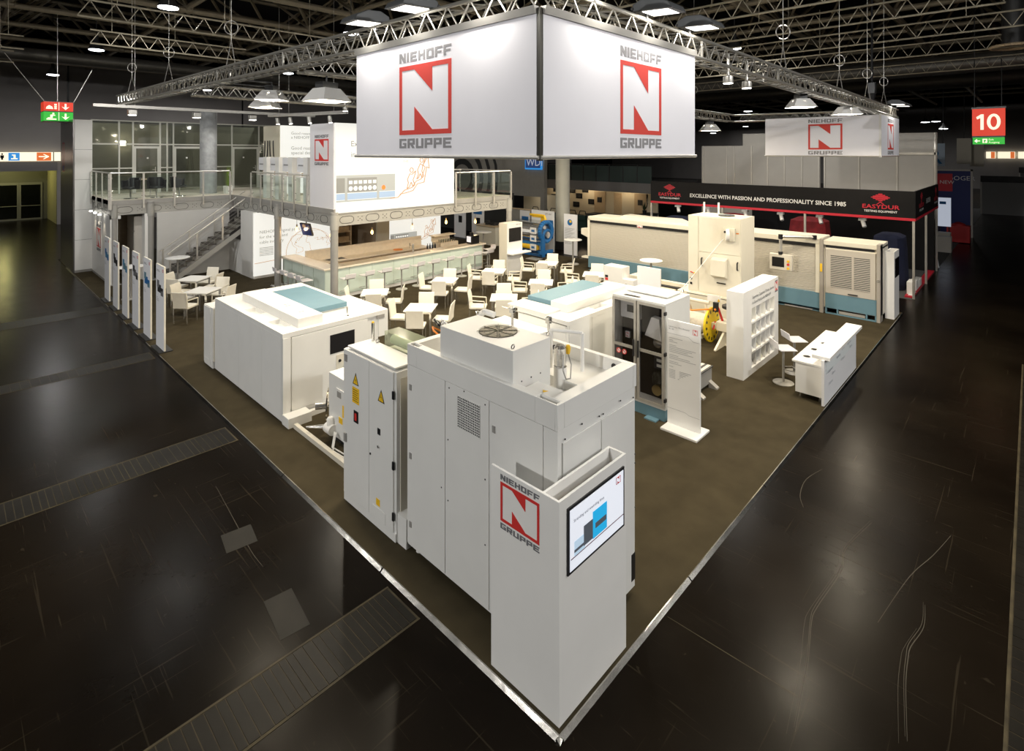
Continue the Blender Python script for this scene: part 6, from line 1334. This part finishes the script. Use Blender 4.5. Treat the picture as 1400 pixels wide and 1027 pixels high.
# ================================================================== FAR STANDS BEHIND
wd = struct('wall_far_stand', B(24, 24.3, 20.6, 33, 2.0, 7.2).box(24, 24.3, 24.2, 33, 0, 2.0).box(24, 24.3, 20.6, 20.95, 0, 2.0), mat('far_grey', (.38, .355, .31), .7, var=.05), 'big grey wall with dark ring print behind the deck')
mb = MB()
for r0, r1 in ((1.0, 1.45), (2.0, 2.4), (2.9, 3.2), (3.7, 3.95)):
    pts = [(r0, a) for a in range(25)]
    for a in range(24):
        a0, a1 = a * math.pi / 12, (a + 1) * math.pi / 12
        mb.prism([(23.99, 28.9 - r * math.cos(q), 3.1 + r * math.sin(q)) for r, q in ((r0, a0), (r1, a0), (r1, a1), (r0, a1)) ], (-.01, 0, 0))
part('ring_print', mb, mat('ring_dark', (.035, .035, .034), .7), wd)
t = thing('lit_logo_sign', 'square blue lit logo sign on the big grey wall', 'sign', (23.9, 21.5, 3.8)); part('light_box', B(23.85, 23.99, 20.75, 22.2, 3.85, 5.2), sg_blu, t); part('sign_face', B(23.83, 23.85, 20.82, 22.13, 3.95, 5.1), mat('sign_navy', (.02, .05, .16), .5, em=(.03, .07, .22), es=.5), t); text('lettering', 'WDI', (23.83, 22.05, 4.1), UYn, .5, mat('sign_text_pale', (.6, .62, .68), .5, em=(.5, .52, .6), es=.5), t, t=.01)
part('emblem', MB().ring((23.82, 21.5, 4.98), .22, .05, (1, 0, 0), 18), MATS['sign_text_pale'], t)
wn2 = struct('wall_far_room', B(26, 26.1, 20.9, 24.3, 0, 2.0), warmwall, 'warm lit room seen through the far wall opening')
point('far_room_light', (25, 22.5, 1.9), .1, 14, WARM)
# warm stand with picture wall and balcony
ww = struct('wall_warm_stand', B(31.9, 32.0, 16.6, 27.3, 0, 2.3), warmwall, 'warm cream wall of the far lounge stand')
for i, (px, z) in enumerate(((26.0, 1.9), (24.3, 1.9), (23.0, 2.0), (26.2, 1.3), (24.9, 1.2), (23.6, 1.5), (22.4, 1.1), (23.9, .8))):
    t = thing('wall_picture', 'small dark framed picture on the warm lounge wall', 'picture', (31.88, px, z), 'small pictures on the lounge wall'); part('frame', B(31.86, 31.9, px - .3, px + .3, z - .2, z + .2), black, t); part('picture', B(31.85, 31.86, px - .22, px + .22, z - .13, z + .13), dark, t)
for i, y in enumerate((21.6, 18.0)):
    d = struct('door_%d' % (i + 4), B(31.84, 31.9, y - .5, y + .5, 0, 1.95), mat('warm_door', (.55, .42, .27), .6), 'cream door in the warm lounge wall'); part('door_window', B(31.82, 31.84, y - .2, y + .2, 1.1, 1.5), dark, d)
part('notice', B(31.86, 31.9, 19.6, 20.3, .3, 1.9), wood, ww)
for y in (25.5, 22.5, 19): point('lounge_light', (31.0, y, 2.2), .15, 34, (1, .78, .5))
bl = struct('floor_balcony', B(27.6, 34, 14.6, 24.4, 2.35, 3.0), mat('balcony_fascia', (.20, .19, .185), .6), 'grey balcony slab above the warm lounge')
t = thing('glass_balustrade', 'dark glass balustrade of the far balcony', 'balustrade', (27.6, 19, 3))
for i in range(9):
    y = 14.7 + i * 1.08; part('glass_pane', B(27.62, 27.66, y, y + 1.0, 3.0, 4.1), mat('dark_glass_pane', (.06, .08, .075), .15), t); part('post', B(27.6, 27.68, y + 1.0, y + 1.08, 3.0, 4.15), dark, t)
part('hand_rail', MB().tube((27.64, 14.7, 4.18), (27.64, 24.4, 4.18), .03), dark, t)
t = thing('lounge_counter', 'dark grey counter with bent rails before the warm lounge', 'counter', (25, 15.5, 0)); part('counter_body', B(24.4, 25.2, 14.2, 17.4, 0, 1.1).box(25.2, 27.5, 14.2, 14.8, 0, 1.1), mat('counter_grey', (.10, .10, .105), .5), t); part('counter_top', B(24.3, 25.3, 14.1, 17.5, 1.1, 1.16).box(25.3, 27.6, 14.1, 14.9, 1.1, 1.16), dark, t); part('green_band', B(24.3, 24.39, 17.5, 22.0, .7, 1.0).box(24.39, 24.6, 17.5, 22, 0, 1.0), mat('dark_green', (.02, .05, .04), .6), t)
mb = MB()
for k in range(6): part('bent_rail', MB().path([(24.6, 17.6 + k * .8, 1.0), (24.6, 17.7 + k * .8, 1.25), (24.6, 18.1 + k * .8, 1.25), (24.6, 18.2 + k * .8, 1.0)], .025), black, t)
t = thing('potted_plant', 'bushy potted plant on the far lounge counter', 'plant', (26.4, 14.5, 1.165)); part('pot', MB().lathe((26.4, 14.5, 1.165), [(.1, 0), (.14, .25)], 10), black, t)
mb = MB()
for i in range(50):
    a, q = random.random() * 6.28, random.random(); p = Vector((26.4, 14.5, 1.4)); e = p + Vector((.4 * q * math.cos(a), .4 * q * math.sin(a), .3 + .3 * random.random())); s = Vector((-math.sin(a), math.cos(a), 0)) * .03; mb.add([p - s, p + s, e], [(0, 1, 2)])
part('leaves', mb, mat('leaf_dark', (.03, .05, .02), .6), t, kind='stuff')
for i, (x, y) in enumerate(((21.5, 12.2), (22.6, 13.6))):
    t = thing('far_machine', 'grey machine with red handles %s the far end of long machine' % ('just behind', 'further behind')[i], 'machine', (x, y, 0)); part('machine_body', B(x - .4, x + .4, y - .5, y + .5, .1, 1.1), steelg, t, .02); part('machine_leg', B(x - .35, x - .25, y - .45, y - .35, 0, .1).box(x + .25, x + .35, y - .45, y - .35, 0, .1).box(x - .35, x - .25, y + .35, y + .45, 0, .1).box(x + .25, x + .35, y + .35, y + .45, 0, .1), dark, t); part('red_handle', MB().tube((x - .45, y - .2, .9), (x - .45, y + .2, .9), .03), red, t); part('hopper', MB().lathe((x, y, 1.1), [(.1, 0), (.3, .35)], 10), alu, t)

# right aisle: dark stands in the distance
t = thing('booth_wall', 'dark blue booth wall with white name lettering', 'booth', (36, .5, 0)); part('wall_panel', B(38.0, 38.1, -.25, 2.6, 0, 3.9), mat('booth_navy', (.015, .025, .14), .5), t); part('frame', B(37.95, 38.1, -.35, -.25, 0, 4.0).box(37.95, 38.1, -.35, 2.6, 3.9, 4.0), partg, t); text('lettering', 'bOGER', (37.99, .72, 3.35), UYn, .26, mat('booth_text', (.7, .7, .72), .6), t, t=.01)
t = thing('red_sign_panel', 'dark red square sign panel reading new', 'sign', (34, 1.3, 3)); part('panel', B(34.0, 34.06, .25, .9, 2.9, 3.85), mat('panel_red', (.45, .02, .03), .6), t); text('lettering', 'NEW', (33.99, .8, 3.3), UYn, .19, mat('panel_text', (.65, .6, .6), .6), t, t=.01); part('post', B(34.02, 34.05, .85, .9, 0, 2.9), dark, t)
t = thing('lit_info_board', 'glowing white info board with navy heading', 'sign', (33.9, 1.3, 1)); part('panel', B(33.8, 33.9, .3, .85, 1.0, 2.55), mat('board_dim', (.5, .52, .58), .5, em=(.62, .68, .8), es=.5), t); part('heading', B(33.79, 33.8, .5, .78, 2.2, 2.35), dblue, t); part('stand_leg', B(33.83, 33.87, .35, .4, 0, 1.0).box(33.83, 33.87, .75, .8, 0, 1.0), black, t)
t = thing('blue_letter_banner', 'pale banner with big blue letters behind grey partition', 'banner', (42, 1.5, 4)); part('cloth', B(42, 42.05, 1.3, 4.5, 4.1, 5.6), mat('pale_banner', (.5, .6, .7), .7), t); text('lettering', 'ER', (41.99, 3.0, 4.25), UYn, 1.0, mat('letter_blue', (.02, .18, .42), .6), t, t=.02); part('hanger', MB().tube((42, 1.4, 5.6), (42, 1.4, 14.5), .02).tube((42, 4.4, 5.6), (42, 4.4, 14.5), .02), dark, t)
t = thing('hanging_box_banner', 'cream hanging banner box over the dark booths', 'banner', (46, 0, 4.5)); part('banner_cloth', B(46, 46.1, 0.21, 1.01, 4.2, 6.0), mat('hanging_cream', (.62, .57, .46), .7), t); part('banner_cloth', B(47.5, 47.6, -0.37, 0.39, 4.0, 5.6), MATS['hanging_cream'], t); part('hanger', MB().tube((46.05, 0.61, 6.0), (46.05, 0.61, 14.5), .02).tube((47.55, 0.03, 5.6), (47.55, 0.03, 14.5), .02), dark, t)
t = thing('red_container', 'dark red container with heaped bags standing in the aisle', 'container', (35.5, 0, 0)); part('tub', B(35.1, 35.9, -.4, .6, .03, .95), mat('bin_red', (.40, .02, .02), .5), t, .02); part('bag', MB().lathe((35.5, .1, .9), [(.35, 0), (.3, .12), (.1, .22)], 10), MATS['bin_red'], t)
for i, (x, y, h) in enumerate(((31.2, .35, .78), (32.6, .5, .82))):
    single('plinth_box', B(x - .25, x + .25, y - .3, y + .3, 0, h), partg, 'pale display plinth %s the dark aisle edge' % ('nearer to the fascia at', 'further along')[i], 'plinth', None, .01)
t = thing('display_chair', 'black tube framed chair on the dark far stand', 'chair', (32.5, 1.4, 0)); part('frame', MB().path([(32.3, 1.2, 0), (32.3, 1.2, 1.1), (32.3, 1.7, 1.1), (32.3, 1.7, 0)], .03).path([(32.8, 1.2, 0), (32.8, 1.2, .5), (32.8, 1.7, .5), (32.8, 1.7, 0)], .03), black, t); part('seat', B(32.3, 32.8, 1.2, 1.7, .48, .53), black, t)
t = thing('draped_cloth', 'white cloth hanging down at the fascia stand rear corner', 'cloth', (25.8, .1, 0)); part('cloth_fold', MB().prism([(25.7, .1, .02), (26.1, .02, .02), (26.0, .1, .6), (25.9, .15, 1.1), (25.75, .2, 1.1)], (0, .25, 0)), mat('white_cloth', (.74, .74, .76), .8), t, .02)
struct('floor_neighbour', B(19.1, 60, .08, 12, 0, .008), mat('neighbour_carpet', (.06, .06, .06), .9), 'dark carpet of the neighbouring stands')
for i, (x, y0, y1, h) in enumerate(((55, -2.5, .2, 2.6), (62, -6, -2, 3.2))):
    t = thing('far_booth', 'dim grey booth %s the far end of the aisle' % ('before', 'at')[i], 'booth', (x, y0, 0)); part('booth_wall', B(x, x + .2, y0, y1, 0, h), mat('far_booth_grey', (.38, .38, .38), .7), t); part('booth_header', B(x - .1, x + .3, y0, y1, h, h + .5), dark, t); part('booth_post', B(x - .1, x, y0, y0 + .1, 0, h).box(x - .1, x, y1 - .1, y1, 0, h), alu, t)
# hall number sign
t = thing('hall_number_sign', 'red lit hall sign with the number ten above green exit sign', 'sign', (28.4, -1.5, 5.4))
sy0 = -.94; u_ = UYn
# sign faces -X, hanging over the aisle
HX = 28.0
part('red_box', B(HX, HX + .25, -2.02, -.93, 5.73, 6.92), sg_red, t)
mb = MB(); flat(mb, (HX, -1.07, 6.0), u_, Z, polys=[((.14, 0), (.25, 0), (.25, .68), (.16, .68), (.0, .56), (.03, .46), (.14, .52))]); part('number', mb, sg_wht, t)
mb = MB(); K = 20
for i in range(K):
    a0, a1 = 2 * math.pi * i / K, 2 * math.pi * (i + 1) / K
    flat(mb, (HX, -1.07, 6.34), u_, Z, polys=[[(.58 + rx * math.cos(q), rz * math.sin(q)) for rx, rz, q in ((.225, .35, a0), (.225, .35, a1), (.11, .24, a1), (.11, .24, a0))]])
part('number', mb, sg_wht, t)
part('green_box', B(HX, HX + .25, -2.0, -.95, 5.36, 5.66), sg_grn, t)
mb = MB(); flat(mb, (HX, -1.0, 5.4), u_, Z, [(.06, .09, .2, .13), (.28, .02, .44, .2)], [((.0, .11), (.1, .2), (.1, .02))]); part('arrow', mb, sg_wht, t)
text('lettering', 'Exit', (HX, -1.48, 5.53), u_, .075, sg_wht, t, t=.01); text('lettering', 'Ausgang', (HX, -1.48, 5.41), u_, .075, sg_wht, t, t=.01)
mb = MB(); flat(mb, (HX - .004, -1.28, 5.4), u_, Z, [(.05, .04, .09, .1), (.04, .1, .12, .15)]); part('pictogram', mb, sg_grn, t)
part('sign_case', B(HX + .02, HX + .27, -2.05, -.9, 6.92, 7.0).box(HX + .02, HX + .27, -2.0, -.93, 5.66, 5.73), black, t); part('hanger', MB().tube((HX + .12, -1.0, 7.0), (HX + .12, -1.0, 14.5), .02).tube((HX + .12, -1.9, 7.0), (HX + .12, -1.9, 14.5), .02), dark, t)

# rigging slings and chain hoists holding the truss
for i, (x, y, z) in enumerate(((.2, 16.2, 6.74), (.2, 12.4, 6.70), (.2, 8.2, 6.64), (7.0, .42, 6.45), (11.0, .42, 6.42), (14.0, .42, 6.42), (16.3, .42, 6.42), (12.5, 5.9, 6.5), (15.0, 5.9, 6.5))):
    t = thing('truss_sling', 'steel cable sling holding the truss %s' % ('at its end above the last totem', 'above the middle totems', 'above the first totem', 'above the instrument cabinet', 'above the catalogue wall', 'just left of the smaller banner', 'above the smaller banner', 'over the cream cabinet', 'over the long blue machine')[i], 'sling', (x, y, z), 'truss slings')
    part('sling_leg', MB().tube((x - .12, y - .1, z), (x, y, z + .5), .008, 4).tube((x + .12, y + .1, z), (x, y, z + .5), .008, 4), alu, t); part('cable_coil', MB().ring((x, y, z + .75), .13, .01, (1, 1, 0), 16, 4), alu, t); part('cable', MB().tube((x, y, z + .5), (x, y, ZC), .006, 4), alu, t)
t = thing('chain_hoist', 'black chain hoist hanging above the smaller banner', 'hoist', (15.6, .6, 6.6)); part('hoist_body', B(15.5, 15.7, .5, .7, 6.75, 7.1), black, t, .02); part('chain', MB().tube((15.6, .6, 6.4), (15.6, .6, ZC), .03, 6), black, t); part('chain_bag', MB().lathe((15.6, .6, 6.5), [(.06, 0), (.1, .25)], 8), black, t)
# vestibule glow
point('vestibule_light', (-.8, 48.8, 3.9), .3, 110, (1, .92, .35))
